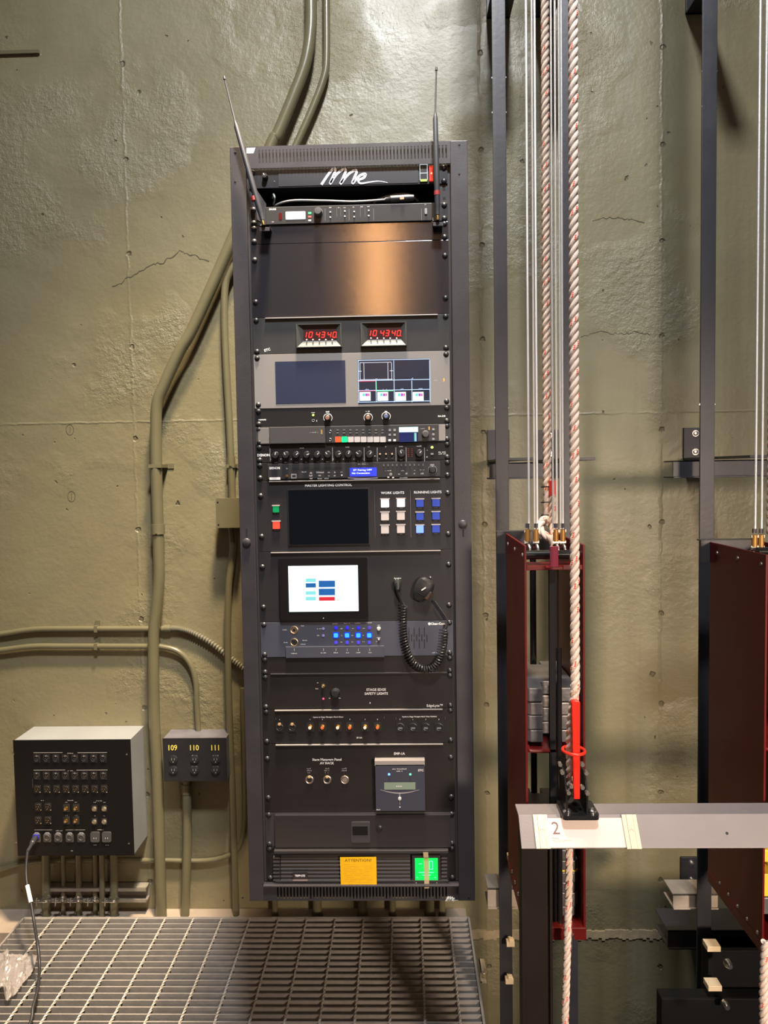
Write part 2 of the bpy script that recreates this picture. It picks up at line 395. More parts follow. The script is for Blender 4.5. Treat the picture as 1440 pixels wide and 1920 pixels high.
conduit([(-60, 1226), (0, 1219), (60, 1212), (120, 1211.5), (277, 1212), (305, 1213), (335, 1222), (357, 1246), (367, 1280), (369, 1320), (372, 1370)], 10.5,
        'lower of the two horizontal olive conduits, curving down into the numbered outlet box', D=2.783, straps=[(181, 1212, 0)])
# flexible metal conduit
fp = smoothpath([W(x, y, 2.786) for x, y in [(316, 1178), (335, 1179), (360, 1186), (395, 1205), (430, 1232), (462, 1257), (500, 1290)]], 30)
t = thing('flexible_conduit', 'ribbed flexible metal conduit curving from the upper horizontal conduit to behind the rack', 'conduit', fp[-1])
M().tube(fp, .0105, 12, radii=[.0105+.0022*math.sin(i*PI/2*1.0) for i in range(len(fp))]).build('ribbed_sleeve', mat('painted_flex', (.24, .225, .16), .38, metal=.3, bump=.2), t)
M().cyl(W(308, 1178.5, 2.786), W(320, 1178.5, 2.786), .014, 12).build('connector', OLV, t)
# short risers under the black connector box and the rack
for (x, wd_, y0, D, lab) in [(86, 16, 1595, 2.755, 'leftmost conduit rising under the black connector box'), (118, 9, 1595, 2.77, 'thin conduit, second from left under the black connector box'),
        (147, 12, 1595, 2.765, 'middle conduit under the black connector box, third from left'), (178, 9.5, 1595, 2.77, 'thin conduit just left of the bright olive one under the connector box'),
        (190.5, 10.5, 1595, 2.74, 'bright olive conduit standing in front of the row under the connector box'), (213, 16, 1595, 2.755, 'rightmost thick conduit rising under the black connector box'),
        (350, 17, 1462, 2.757, 'olive conduit dropping from the numbered outlet box to the floor')]:
    conduit([(x, y0), (x+1, (y0+1700)/2), (x+(-3 if x > 300 else 1), 1704)], wd_, lab, D=D, name='conduit', couplings=[(350, 1478, 1)] if x > 300 else ())
for (x, wd_, lab) in [(515.5, 11, 'thin conduit coming down under the left end of the rack'), (595, 17, 'thick conduit coming down left of centre under the rack'), (680, 17, 'thick conduit under the middle of the rack'),
        (736, 12, 'thin conduit right of the middle under the rack'), (806, 17, 'thick conduit coming down under the right end of the rack'), (829, 12, 'thin rightmost conduit under the rack')]:
    p = W(x, 1706, 2.62)
    q = Vector((p.x, p.y, -.056))
    t = thing('conduit', lab, 'conduit', q)
    p2 = W(x, 1706, 2.745); r = wd_/2*2.8/F
    z1 = .70 if x < 520 else .50
    M().tube([(p2.x, p2.y, -.056), (p2.x, p2.y, z1)], r, 14).build('tube', OLV, t)
    M().cyl((p2.x, p2.y, -.056), (p2.x, p2.y, -.04), r*1.3, 14).build('collar', OLV, t)
# junction box by the rack
def boxthing(name, label, cat, x0, x1, D, z0, z1, m, bev=.003):
    t = thing(name, label, cat, ((x0+x1)/2, 0, z0)); M().box((x0, D-WD, z0), (x1, -.001, z1)).build('housing', m, t, bevel=bev); return t
p, q = W(404, 935, 2.70), W(451, 989, 2.70)
t = boxthing('junction_box', 'small square olive junction box on the wall at the left edge of the rack', 'junction box', p.x, q.x, 2.705, q.z, p.z, OLV)
M().rbox((p.x-.001, -.0965, q.z-.001), (q.x+.001, -.0945, p.z+.001), .006).build('cover', OLV, t)
for sx, sz in ((.007, -.012), (.0075, -.092+.0)):
    M().lathe((p.x+sx, -.0965, p.z+sz), [(0, .003), (.0012, .0028), (.002, .001)], 10).build('screw', SCR, t)
# strut rail with pipe clamps
STR = mat('weathered_strut', (.30, .27, .22), .5, metal=.4, var=.4, vscale=18, bump=.3, bscale=60)
a, b = W(84, 1660, 2.775), W(278, 1686, 2.775)
t = thing('strut_channel', 'horizontal metal strut channel behind the conduits under the connector box', 'strut channel', ((a.x+b.x)/2, 0, b.z))
M().box((a.x, -.045, a.z-.004), (b.x, -.001, a.z)).box((a.x, -.045, b.z), (b.x, -.001, b.z+.004)).box((a.x, -.005, b.z), (b.x, -.001, a.z)).box((a.x, -.047, a.z-.012), (b.x, -.043, a.z)).box((a.x, -.047, b.z), (b.x, -.043, b.z+.012)).build('channel', STR, t)
for x, w_ in ((86, 16), (118, 10), (147, 12), (178, 10), (213, 16)):
    c = W(x, 1686, 2.73); r = w_/2*2.78/F*1.15; m = M()
    m.ring((c.x, c.y-.022+.02, c.z), r, .0022, d=(0, 0, 1), seg=20).ring((c.x, c.y-.002, c.z+.005), r, .0022, d=(0, 0, 1), seg=20)
    m.box((c.x-r-.014, c.y-.018, c.z-.004), (c.x-r+.002, c.y-.012, c.z+.008)).box((c.x+r-.002, c.y-.018, c.z-.004), (c.x+r+.010, c.y-.012, c.z+.008))
    m.cyl((c.x-r-.018, c.y-.018, c.z+.002), (c.x+r*.3, c.y-.02, c.z+.002), .0028, 8).cyl((c.x-r-.008, c.y-.022, c.z-.014), (c.x-r-.006, c.y-.018, c.z+.016), .0026, 8)
    m.build('pipe_clamp', STL, t)

# ------------------------------------------------------------------ numbered outlet box
p, q = W(305, 1385, 2.70), W(425.5, 1464, 2.70)
t = thing('outlet_box', 'black wall outlet box with yellow numbers 109, 110 and 111', 'outlet box', ((p.x+q.x)/2, 0, q.z))
BX = mat('scuffed_black_box', (.014, .014, .016), .5, var=.3, vscale=20, bump=.2)
M().box((p.x, -.097, q.z), (q.x, -.001, p.z)).build('housing', mat('dusty_box_enamel', (.13, .125, .14), .55, var=.5, vscale=14), t, bevel=.002)
M().box((p.x-.001, -.100, q.z-.001), (q.x+.001, -.097, p.z+.001)).build('face_plate', BX, t, bevel=.0008)
YEL = mat('yellow_lettering', (.85, .68, .12), .6)
m = M()
for x, s_ in ((323, '109'), (363.5, '110'), (403.5, '111')): m.text(s_, W(x, 1402.5, 2.6985), .0205, bold=.012, sx=.86)
m.build('lettering', YEL, t)
for x in (325, 365, 404.5):
    c1, c2 = W(x, 1424, 2.70), W(x, 1444, 2.70); m = M()
    for c in (c1, c2):
        m.lathe((c.x, -.1, c.z), [(0, .0165), (.003, .0162), (.0035, .0155)], 20)
    r1 = m.build('receptacle', mat('receptacle_black', (.02, .02, .022), .3), t)
    m = M()
    for c in (c1, c2):
        m.box((c.x-.006, -.1042, c.z-.002), (c.x-.004, -.1034, c.z+.006)).box((c.x+.004, -.1042, c.z-.002), (c.x+.006, -.1034, c.z+.006)).cyl((c.x, -.1042, c.z-.008), (c.x, -.1034, c.z-.008), .0022, 8)
    m.build('slots', DIM, r1)
m = M()
for x in (365, 404.5):
    for y in (1416.5, 1437): m.marks(W(x, y, 2.6995)-Vector((0, .0002, 0)), .02, .0025)
m.build('marking', LGR, t)

# ------------------------------------------------------------------ connector box (left)
ax0, ax1, az0, az1 = W(25, 1388, 2.648).x, W(243.5, 1388, 2.648).x, W(130, 1603.5, 2.648).z, W(130, 1388, 2.648).z
t = thing('connector_box', 'large black panel connector box with silver sides on the lower left wall', 'connector box', ((ax0+ax1)/2, 0, az0))
M().box((ax0, -.149, az0), (ax1, -.001, az1)).build('housing', mat('grey_silver_enamel', (.42, .44, .45), .38, metal=.35, var=.12, vscale=7, bump=.1, bscale=300), t, bevel=.0015)
M().box((ax0-.0015, -.1525, az0-.0015), (ax1+.0015, -.149, az1+.0015)).build('face_plate', mat('matt_black_panel', (.005, .0045, .005), .45, spec=.3), t, bevel=.0006)
FYA = -.1525
def A(cx, cy):      # point on the box face from crop coordinates
    v = W(cx/5.3333, 1350+cy/5.3333, WD+FYA); return Vector((v.x, FYA, v.z))
for cx, cy in ((135, 338), (1268, 342), (163, 1222), (1290, 1235)):
    M().lathe(A(cx, cy), [(0, .0032), (.001, .003), (.0018, .001)], 10).build('screw', STL, t)
def dplate(c, w=.024, h=.029): return M().rbox((c.x-w/2, FYA-.0018, c.z-h/2), (c.x+w/2, FYA, c.z+h/2), .003)
DBK = mat('connector_black', (.022, .021, .022), .35)
def xlr(cx, cy, kind='female'):
    c = A(cx, cy); m = dplate(c); m.ring((c.x, FYA-.003, c.z), .0098, .0018, seg=18)
    o = m.build('connector', DBK, t); m = M()
    if kind == 'female':
        m.box((c.x-.0035, FYA-.0062, c.z+.0085), (c.x+.0035, FYA-.002, c.z+.0125)).lathe((c.x, FYA-.0062, c.z+.0105), [(0, .003), (.0015, .001)], 8)
        for dx, dz in ((-.004, 0), (.004, 0), (0, -.004)): m.cyl((c.x+dx, FYA-.0024, c.z+dz), (c.x+dx, FYA-.0018, c.z+dz), .0012, 8)
        m.build('latch', STL, o)
    else:
        for dx, dz in ((-.0042, .003), (.0042, .003), (0, -.0045)): m.cyl((c.x+dx, FYA-.008, c.z+dz), (c.x+dx, FYA-.001, c.z+dz), .0013, 8)
        m.lathe((c.x+.0085, FYA-.0018, c.z-.0115), [(0, .002), (.001, .001)], 8); m.build('pins', GOLD, o)
for k in range(8):
    xlr(372+94.6*k, 385); xlr(372+95*k, 557); xlr(378+95.2*k, 690, 'male')
for cx in (385, 483):
    for cy in (868, 1002): xlr(cx, cy, 'male')
for cx in (667, 763):
    for cy in (878, 1002):
        c = A(cx, cy); o = dplate(c).build('connector', DBK, t)
        M().lathe((c.x, FYA-.0018, c.z), [(0, .006), (.002, .006), (.002, .0045), (.011, .0045), (.011, .003)], 14).build('coax_jack', GOLD, o)
for cx in (947, 1045):
    for cy in (885, 1014):
        c = A(cx, cy); o = dplate(c, .02, .024).build('connector', DBK, t)
        M().lathe((c.x, FYA-.0018, c.z), [(0, .0085), (.003, .0085), (.0035, .0075), (.006, .003), (.0062, .001)], 16).build('disc', mat('worn_nickel', (.66, .58, .42), .35, metal=.9), o)
for cx in (370, 475, 585, 700, 815):
    c = A(cx, 1175); m = M().rbox((c.x-.014, FYA-.0025, c.z-.016), (c.x+.014, FYA, c.z+.014), .004)
    m.ring((c.x, FYA-.003, c.z), .0095, .0022, seg=18); o = m.build('connector', mat('dark_nickel', (.12, .115, .11), .35, metal=.5), t)
    M().prism([(c.x-.011, FYA-.003, c.z+.012), (c.x+.011, FYA-.003, c.z+.012), (c.x+.006, FYA-.003, c.z+.019), (c.x-.006, FYA-.003, c.z+.019)], (0, .0025, 0)).build('tab', GRYP, o)
for cx in (955, 1070):
    c = A(cx, 1165); m = M().rbox((c.x-.0165, FYA-.005, c.z-.019), (c.x+.0165, FYA, c.z+.018), .006); o = m.build('power_inlet', mat('inlet_grey', (.07, .068, .068), .4), t)
    m = M()
    for dx in (-.004, .004): m.box((c.x+dx-.0008, FYA-.0058, c.z-.006), (c.x+dx+.0008, FYA-.005, c.z-.002))
    m.build('slots', LGR, o)
m = M()
for cx, cy, w_ in ((700, 332, .024), (705, 507, .02), (425, 803, .011), (708, 803, .023), (993, 808, .021), (592, 1107, .024), (1005, 1097, .022), (952, 1250, .011), (1073, 1250, .013), (720, 1308, .008)): m.marks(A(cx, cy), w_, .003)
for cx in (665, 760, 950, 1045):
    for cy in ((822, 953) if cx < 900 else (822, 958)): m.marks(A(cx, cy), .009, .0025)
m.box(A(324, 590), A(328, 675)+Vector((0, -.0003, 0)))
for (x0, x1, y) in ((335, 625, 326), (775, 1070, 326), (335, 650, 500), (765, 1075, 500), (345, 520, 1098), (655, 850, 1098)):
    a_, b_ = A(x0, y), A(x1, y+2); m.box(a_, b_+Vector((0, -.0003, 0)))
m.build('marking', mat('faded_print', (.42, .40, .37), .6), t)
# microphone cable plugged into it
pl = A(360, 1165)
cp = [(68, 1570, 2.60), (58, 1581, 2.55), (51.5, 1597, 2.53), (49, 1630, 2.50), (51, 1660, 2.47), (58, 1692, 2.44), (64, 1730, 2.40), (71, 1775, 2.32), (74, 1812, 2.28), (71, 1852, 2.20), (62, 1888, 2.14), (50, 1930, 2.08)]
P = [W(*c_) for c_ in cp]
for v in P: v.z = max(v.z, .006)
P += [P[-1]+Vector((-.02, -.2, 0)), P[-1]+Vector((.02, -.5, 0))]
t2 = thing('microphone_cable', 'black cable plugged into the connector box, with a white tag, trailing over the grating', 'cable', P[6])
M().tube(smoothpath(P[2:], 8), .0048, 12).build('cable_jacket', RUB, t2)
d = (P[2]-pl).normalized()
M().tube([pl+d*.002, pl+d*.02, pl+d*.022, pl+d*.055, pl+d*.058, P[2]], .01, 16, radii=[.0095, .0095, .0105, .009, .006, .005]).build('plug', mat('plug_satin_black', (.05, .05, .055), .35), t2)
M().cyl(pl+d*.006, pl+d*.011, .0108, 18).build('blue_ring', mat('blue_ring', (.02, .02, .55), .35), t2)
M().cyl(pl-d*.001, pl+d*.006, .0104, 18).build('silver_ring', STL, t2)
sp = smoothpath(P[4:6], 8)
M().tube(sp, .0066, 12).build('white_tag', mat('white_tag', (.9, .88, .84), .5), t2)

# ------------------------------------------------------------------ grating
t = thing('floor_grating', 'galvanised steel bar grating platform in front of the rack', 'grating', ((GX0+GX1)/2, (GY0+GY1)/2, -.04))
m = M(); y = GY1-.003
while y > GY0: m.box((GX0+.005, y-.0022, -.036), (GX1-.005, y+.0022, -.002)); y -= .0302
m.build('bearing_bars', GALG, t, smooth=False)
RODX = [W(x, 1722, 2.65).x for x in (100.3,)][0]
m = M(); x = RODX
while x < GX1-.01:
    n = int((GY1-GY0)/.0302*4); vs = []; fs = []
    for i in range(n+1):
        yy = GY1-(GY1-GY0)*i/n; a_ = i*PI/4*.9
        for k in range(4):
            aa = a_+k*PI/2; vs.append((x+.0042*math.cos(aa), yy, -.0035+.0042*math.sin(aa)))
    for i in range(n):
        for k in range(4): fs.append((i*4+k, i*4+(k+1) % 4, i*4+4+(k+1) % 4, i*4+4+k))
    m.mesh(vs, fs); x += .1016
m.build('cross_rods', mat('twisted_rod_steel', (.52, .47, .40), .45, metal=.4, var=.2, vscale=60), t, smooth=False)
for xx in (GX0, GX1): M().box((xx-.0035, GY0, -.038), (xx+.0035, GY1, .0)).build('banding_bar', GALG, t)
M().box((GX0, GY1-.001, -.038), (GX1, GY1+.005, 0)).build('banding_bar', GALG, t)
c = W(893, 1815, 2.30)
t2 = thing('grating_clip', 'small steel clip bolted to the right edge of the floor grating', 'clip', (GX1+.015, c.y, c.z))
M().box((GX1+.004, c.y-.03, c.z+.004), (GX1+.022, c.y+.03, c.z+.010)).box((GX1+.004, c.y-.03, c.z-.028), (GX1+.022, c.y+.03, c.z-.022)).box((GX1+.0036, c.y-.03, c.z-.028), (GX1+.008, c.y+.03, c.z+.01)).build('bracket', mat('sawn_pine', (.62, .5, .33), .7), t2)
M().cyl((GX1+.008, c.y-.01, c.z-.010), (GX1+.019, c.y-.01, c.z-.010), .005, 8).build('bolt', STL, t2)
# crumpled plastic bag on the grating
m = M(); n = 46; vs = []; fs = []
from mathutils import noise as mn
edge = [(-60, 1800), (30, 1793), (62, 1797), (66, 1812), (58, 1832), (42, 1850), (28, 1870), (10, 1886), (-60, 1905)]
def inpoly(x, y):
    c_ = False; j = len(edge)-1
    for i in range(len(edge)):
        xi, yi = edge[i]; xj, yj = edge[j]
        if (yi > y) != (yj > y) and x < (xj-xi)*(y-yi)/(yj-yi)+xi: c_ = not c_
        j = i
    return c_
idx = {}
def gp(px, py):      # where the ray meets the grating top
    d = AW*F+AR*(px-720)-AU*(py-960); k = H/-d.z; return Vector((d.x*k, d.y*k-WD, 0))
for i in range(64):
    for j in range(60):
        x_, y_ = -60+i*2, 1792+j*2
        if inpoly(x_, y_):
            g = gp(x_, y_); q_ = g*14
            hgt = .006+.05*abs(mn.noise(Vector((q_.x, q_.y, 1))))+.02*abs(mn.noise(Vector((q_.x*3, q_.y*3, 5))))+.01*abs(mn.noise(Vector((q_.x*8, q_.y*8, 2))))
            ed = min(1, min(math.hypot(x_-ex, y_-ey) for ex, ey in edge)/22); hgt *= .35+.65*ed
            idx[i, j] = len(vs); vs.append(g+Vector((.4*hgt, .3*hgt, hgt)))
for (i, j), k in list(idx.items()):
    if (i+1, j) in idx and (i, j+1) in idx and (i+1, j+1) in idx: fs.append((k, idx[i+1, j], idx[i+1, j+1], idx[i, j+1]))
m.mesh(vs, fs)
o = m.build('plastic_bag', mat('cloudy_plastic', (.40, .36, .34), .25, alpha=.5, bump=.5, bscale=40, coat=.4), smooth=True)
sol = o.modifiers.new('thickness', 'SOLIDIFY'); sol.thickness = .0006
tag(o, 'crumpled translucent plastic bag lying on the grating at the far left', 'plastic bag')

# ------------------------------------------------------------------ equipment rack
YF = 1.908-WD; XC = -.1243; ZT = H+.7338; U = .04445; PX = 1.908/F
RX0, RX1, RZ0, RZ1 = -.409, .1648, H-1.0925, H+.786
def R(px, py, dy=0.):
    v = W(px, py, 1.908); return Vector((v.x, YF-dy, v.z))
def crop(ox, oy, s):
    return lambda cx, cy, dy=0.: R(ox+cx/s, oy+cy/s, dy)
rack = thing('equipment_rack', 'tall black steel wall rack holding the stacked control panels', 'equipment rack', (XC, -.45, RZ0))
t = rack
IN0, IN1 = -.3715, .1235
FY = YF-.013
M().box((RX0, FY, RZ0), (IN0, FY+.03, RZ1)).build('side_stile', FR, t, bevel=.0012)
M().box((IN1, FY, RZ0), (RX1, FY+.03, RZ1)).build('side_stile', FR, t, bevel=.0012)
m = M().box((RX0, FY+.03, RZ0), (RX0+.002, -.03, RZ1)).box((RX1-.002, FY+.03, RZ0), (RX1, -.03, RZ1)).box((RX0, FY+.03, RZ1-.002), (RX1, -.03, RZ1)).box((RX0, FY+.03, RZ0), (RX1, -.16, RZ0+.002)).box((RX0, -.032, RZ0), (RX1, -.03, RZ1))
m.build('cabinet_shell', FR, t)
def vent(z0, z1, sx0, sx1, n, sz0, sz1):
    m = M().box((IN0, FY+.001, z0), (sx0, FY+.003, z1)).box((sx1, FY+.001, z0), (IN1, FY+.003, z1)).box((sx0, FY+.001, z0), (sx1, FY+.003, sz0)).box((sx0, FY+.001, sz1), (sx1, FY+.003, z1))
    st = (sx1-sx0)/n
    for i in range(n): m.box((sx0+i*st, FY+.001, sz0), (sx0+i*st+st*.55, FY+.003, sz1))
    return m
vt = vent(ZT, RZ1, W(481, 290, 1.895).x, W(838, 290, 1.895).x, 55, W(640, 301, 1.895).z, W(640, 277, 1.895).z).build('vent_panel', FR, t, smooth=False)
vb = vent(RZ0, ZT-40*U, W(516, 1675, 1.895).x, W(838, 1675, 1.895).x, 52, W(640, 1686, 1.895).z, W(640, 1663, 1.895).z).build('vent_panel', FR, t, smooth=False)
M().box((IN0, FY-.012, ZT-40*U-.006), (IN1, FY+.001, ZT-40*U-.002)).build('bottom_lip', FR, t, bevel=.001)
M().box((RX0+.004, FY+.012, ZT), (RX1-.004, FY+.014, RZ1-.004)).build('vent_backing', FR2, t)
M().box((RX0+.004, FY+.012, RZ0+.004), (RX1-.004, FY+.014, ZT-40*U)).build('vent_backing', FR2, t)
# mounting rails with holes
HOLE = FR2
for s_ in (-1, 1):
    xr = XC+s_*.2325; m = M().box((xr-.011 if s_ > 0 else xr-.016, YF+.002, ZT-40*U), (xr+.016 if s_ > 0 else xr+.011, YF+.004, ZT)); m.cur = 1
    for k in range(80): m.box((xr-.0035, YF+.0017, ZT-(k+.5)*U/2-.0035), (xr+.0035, YF+.002, ZT-(k+.5)*U/2+.0035))
    m.build('mounting_rail', [mat('rail_black', (.05, .048, .052), .4, metal=.3), HOLE], t)
for x, y in ((441, 285), (441, 340), (861, 271), (861, 326), (455, 1683), (879, 1683)):
    M().lathe(W(x, y, 1.895), [(0, .0028), (.0008, .0026), (.001, .0012)], 10).build('screw', FR2, t)
for x, y, x2, y2 in ((462.5, 1017, 462.5, 998), (868, 983, 868.5, 1000)):
    c = W(x, y, 1.895); M().lathe(c, [(0, .0105), (.003, .0105), (.005, .008), (.0055, .002)], 22).build('latch_button', FR, t)
    c = W(x2, y2, 1.895); M().box((c.x-.0018, c.y-.0004, c.z-.009), (c.x+.0018, c.y+.001, c.z+.009)).build('key_slot', FR2, t)
# small swoosh logo on the bottom vent, scuff tape on the top one
def squiggle(fn, pts, w, dy=.0006):
    sp = smoothpath([fn(x, y, dy) for x, y in pts], 5); n = len(sp)
    return M().ribbon(sp, [w*(1 if i < n*.78 else max(.2, 1-(i-n*.78)/(n*.22)*.85)) for i in range(n)], th=.0003)
SQ = [(490, 197), (528, 140), (565, 95), (580, 102), (562, 150), (545, 192), (588, 130), (632, 98), (646, 108), (628, 155), (612, 192), (658, 135), (702, 105), (716, 115), (700, 155), (690, 188), (735, 140), (772, 128), (762, 152), (728, 168), (742, 188), (800, 180), (860, 174), (915, 184)]
fl = lambda x, y, dy: Vector((W(x, y, 1.895).x, FY+.001-dy, W(x, y, 1.895).z))
squiggle(fl, [(836+(x-490)/18, 1681+(y-92)/12) for x, y in SQ], .0022).build('logo', WHT, t)
a_, b_ = fl(462, 277, 0), fl(479, 287, 0)
M().prism([(a_.x, a_.y-.0002, b_.z), (a_.x, a_.y-.0002, a_.z), (b_.x, a_.y-.0002, a_.z), (b_.x-.005, a_.y-.0002, b_.z)], (0, .0004, 0)).build('tape_scrap', mat('blue_white_tape', (.55, .62, .75), .5), t)

screw_src = [None]
def screws(t, n, k, skip=()):
    zc = ZT-(n+k/2)*U; off = {1: .0159, 2: .0381, 3: .0572, 4: .0508}[k]
    for s_ in (-1, 1):
        for u_ in (1, -1):
            loc = Vector((XC+s_*.23258, YF-.0045, zc+u_*off))
            if screw_src[0] is None:
                m = M().lathe((loc.x, YF-.0019, loc.z), [(0, .0068), (.0012, .0068), (.0035, .0048), (.0045, .002), (.0046, .0005)], 16)
                screw_src[0] = m.build('screw', SCR, t, org=loc)
            else: inst(screw_src[0], 'screw', t, loc)
def unit(name, label, cat, n, k, m, th=.002, w=.4826, gap=.0005, group=None, y0=0., screw=True):
    z1, z0 = ZT-n*U-gap, ZT-(n+k)*U+gap
    t = thing(name, label, cat, (XC, YF, z0), group)
    M().box((XC-w/2, YF-th-y0, z0), (XC+w/2, YF+.001-y0, z1)).build('front_panel', m, t, bevel=.0006)
    M().box((XC-.215, YF+.005, z0+.001), (XC+.215, YF+.08, z1-.001)).build('chassis', FR2, t)
    if screw: screws(t, n, k)
    return t, z0, z1
S = .002          # panel thickness: details sit on it
def knob(t, c, r, h=.012, m=BLK, ptr=WHT, a=0., name='knob'):
    o = M().lathe(c, [(0, r*1.1), (.0015, r*1.1), (.002, r), (h*.85, r*.9), (h, r*.8), (h+.0002, r*.2)], 20).build(name, m, t)
    if ptr:
        cc = Vector((c.x, c.y-h-.0003, c.z)); R_ = Matrix.Rotation(a, 3, 'Y')
        M().box((cc.x-.0007, cc.y, cc.z+r*.15), (cc.x+.0007, cc.y+.0006, cc.z+r*.85), R=R_, c=cc).build('pointer', ptr, o)
    return o
def led(t, c, r, col, s=4., name='led'):
    return M().lathe(c, [(0, r), (.001, r), (.0018, r*.6), (.002, r*.1)], 12).build(name, em('glow_%d_%d_%d_%d' % (*[int(v*99) for v in col], int(s*10)), col, s), t)
def pill(t, c, w, h, m, name='button', d=.003, r=.0012):
    return M().rbox((c.x-w/2, c.y-d, c.z-h/2), (c.x+w/2, c.y, c.z+h/2), r).build(name, m, t)

# --- power strip, 1U
c2 = crop(460, 290, 3.4286)
t, z0, z1 = unit('power_strip_unit', 'black rack power strip with a white swoosh logo at the top of the rack', 'power strip', 0, 1, PAN)
a_, b_ = c2(213, 100, S), c2(1112, 186, S)
M().rbox((a_.x, a_.y-.0012, b_.z+.001), (b_.x, a_.y, a_.z-.001), .002).build('drawer_face', mat('strip_face', (.045, .045, .052), .4), t)
squiggle(lambda x, y, d_: c2(x, y, S+.0012+d_), SQ, .0062).build('logo', mat('logo_white', (.80, .80, .88), .5), t)
knob(t, c2(130, 148, S), .0068, .014, a=-.5)
led(t, c2(188, 175, S), .0016, (.35, .35, .4), .4)
a_, b_ = c2(1120, 68, S), c2(1172, 178, S)
o = M().rbox((a_.x, a_.y-.003, b_.z), (b_.x, a_.y, a_.z), .0015).build('outlet', mat('outlet_dark', (.03, .03, .035), .4), t)
m = M().box((a_.x, a_.y-.0036, a_.z-.0012), (b_.x, a_.y-.003, a_.z)).box((a_.x, a_.y-.0036, b_.z+.004), (a_.x+.0012, a_.y-.003, a_.z)).box((b_.x-.0012, a_.y-.0036, b_.z+.004), (b_.x, a_.y-.003, a_.z)).box((a_.x, a_.y-.0036, (a_.z+b_.z)/2-.001), (b_.x, a_.y-.003, (a_.z+b_.z)/2+.0005))
m.build('lit_outline', em('pale_glow', (.75, .85, .9), .9), o)
M().box((a_.x+.002, a_.y-.0036, b_.z+.001), (b_.x-.002, a_.y-.003, b_.z+.0055)).build('green_glow', em('green_glow', (.35, 1, .1), 2.6), o)
a_, b_ = c2(1180, 78, S), c2(1208, 175, S)
M().box((a_.x, a_.y-.005, b_.z), (b_.x, a_.y, a_.z)).build('rocker_switch', em('red_rocker', (1, .05, .02), .55), t, bevel=.0006)
led(t, c2(1195, 128, S+.005), .0022, (1, .25, .15), 3)
# --- open slot with loose cables
def slotcable(pts, r, name_, label, mt_, conn=None):
    P = smoothpath([R(x, y, -d_) for x, y, d_ in pts], 8); t_ = thing('patch_cable', label, 'cable', P[0])
    M().tube(P, r, 10).build('cable_jacket', mt_, t_)
    if conn:
        d_ = (P[-1]-P[-2]).normalized(); q_ = P[-1]
        M().tube([q_, q_+d_*.012, q_+d_*.014, q_+d_*.055, q_+d_*.07], .008, 14, radii=[.005, .0065, .0085, .0085, .007]).build('connector', mat('connector_charcoal', (.07, .07, .075), .35, metal=.4), t_)
        M().box((q_.x+.036, q_.y-.009, q_.z-.003), (q_.x+.046, q_.y-.006, q_.z+.003)).build('latch', STL, t_)
CG = mat('grey_cable', (.30, .30, .31), .45)
slotcable([(508, 386, .05), (514, 382, .015), (547, 377.5, -.004), (606, 377.5, -.004), (664, 379.2, -.004), (722, 375, -.002)], .0026, '', 'grey cable with a barrel plug lying above the wireless receiver', CG, True)
slotcable([(695, 367, .09), (706, 361.5, .05), (737, 357.5, .03), (766, 356.5, .03), (784, 360, .06)], .0028, '', 'short light grey cable behind the upper opening of the rack', CG)
M().box((RX0+.012, YF+.0825, ZT-3*U), (RX1-.012, YF+.09, ZT-U)).build('inner_plate', FR2, rack)
slotcable([(508, 366, .02), (512, 363, .005), (515, 372, .0), (510, 378, .02)], .0022, '', 'small loop of pale green cable at the left of the rack opening', mat('green_grey_cable', (.25, .32, .27), .5))
# --- wireless receiver 1U
t, z0, z1 = unit('wireless_receiver', 'black wireless microphone receiver with a lit white display and two whip antennas', 'wireless receiver', 2, 1, PAN)
a_, b_ = c2(132, 335, S), c2(1200, 452, S)
M().box((a_.x, a_.y-.004, z0+.001), (b_.x, a_.y, z1-.001)).build('fascia', mat('receiver_fascia', (.028, .028, .030), .4), t, bevel=.0008)
T_ = S+.004
pill(t, c2(325, 396, T_), c2(388, 0).x-c2(262, 0).x, .0185, em('display_white', (.92, .97, 1), 1.6), 'display', .0008)
for y, col, s_ in ((381, (.1, 1, .3), 1.6), (404, (1, .15, .12), 1.4), (428, (.8, .8, .8), .6)):
    pill(t, c2(416, y, T_), .0072, .0042, em('key_%d' % y, col, s_), 'button', .001, .0008)
knob(t, c2(472, 378, T_), .0098, .016, mat('soft_grey_knob', (.075, .075, .08), .5), None)
m = M()
for x in (515, 668, 825, 1132): q_ = c2(x, 390, T_); m.box((q_.x-.0003, q_.y-.0002, q_.z-.014), (q_.x+.0003, q_.y, q_.z+.014))
for x in (590, 615, 740, 770): q_ = c2(x, 380, T_); m.box((q_.x-.0002, q_.y-.0002, q_.z-.009), (q_.x+.0002, q_.y, q_.z+.014))
m.build('divider_lines', DIM, t)
m = M()
for x, y in ((548, 345), (600, 345), (640, 345), (700, 342), (750, 340), (792, 338), (475, 350), (180, 436), (1160, 325)): m.marks(c2(x, y, T_), .006, .0022)
m.build('marking', LGR, t)
M().text('SHURE', c2(178, 357, T_), .0042, bold=.02).build('lettering', WHT, t)
q_ = c2(228, 402, T_); M().rbox((q_.x-.004, q_.y-.0006, q_.z-.008), (q_.x+.004, q_.y, q_.z+.008), .002).build('infrared_window', mat('dark_red_window', (.10, .01, .01), .2), t)
for x, y in ((548, 376), (548, 409), (641, 370), (641, 403), (701, 373), (701, 406), (794, 366), (794, 399)):
    M().lathe(c2(x, y, T_), [(0, .0022), (.0015, .002), (.002, .001)], 10).build('button', mat('pale_button', (.7, .7, .7), .4), t)
q_ = c2(1160, 370, T_); M().rbox((q_.x-.003, q_.y-.003, q_.z-.007), (q_.x+.003, q_.y, q_.z+.007), .002).build('power_switch', GRYP, t)
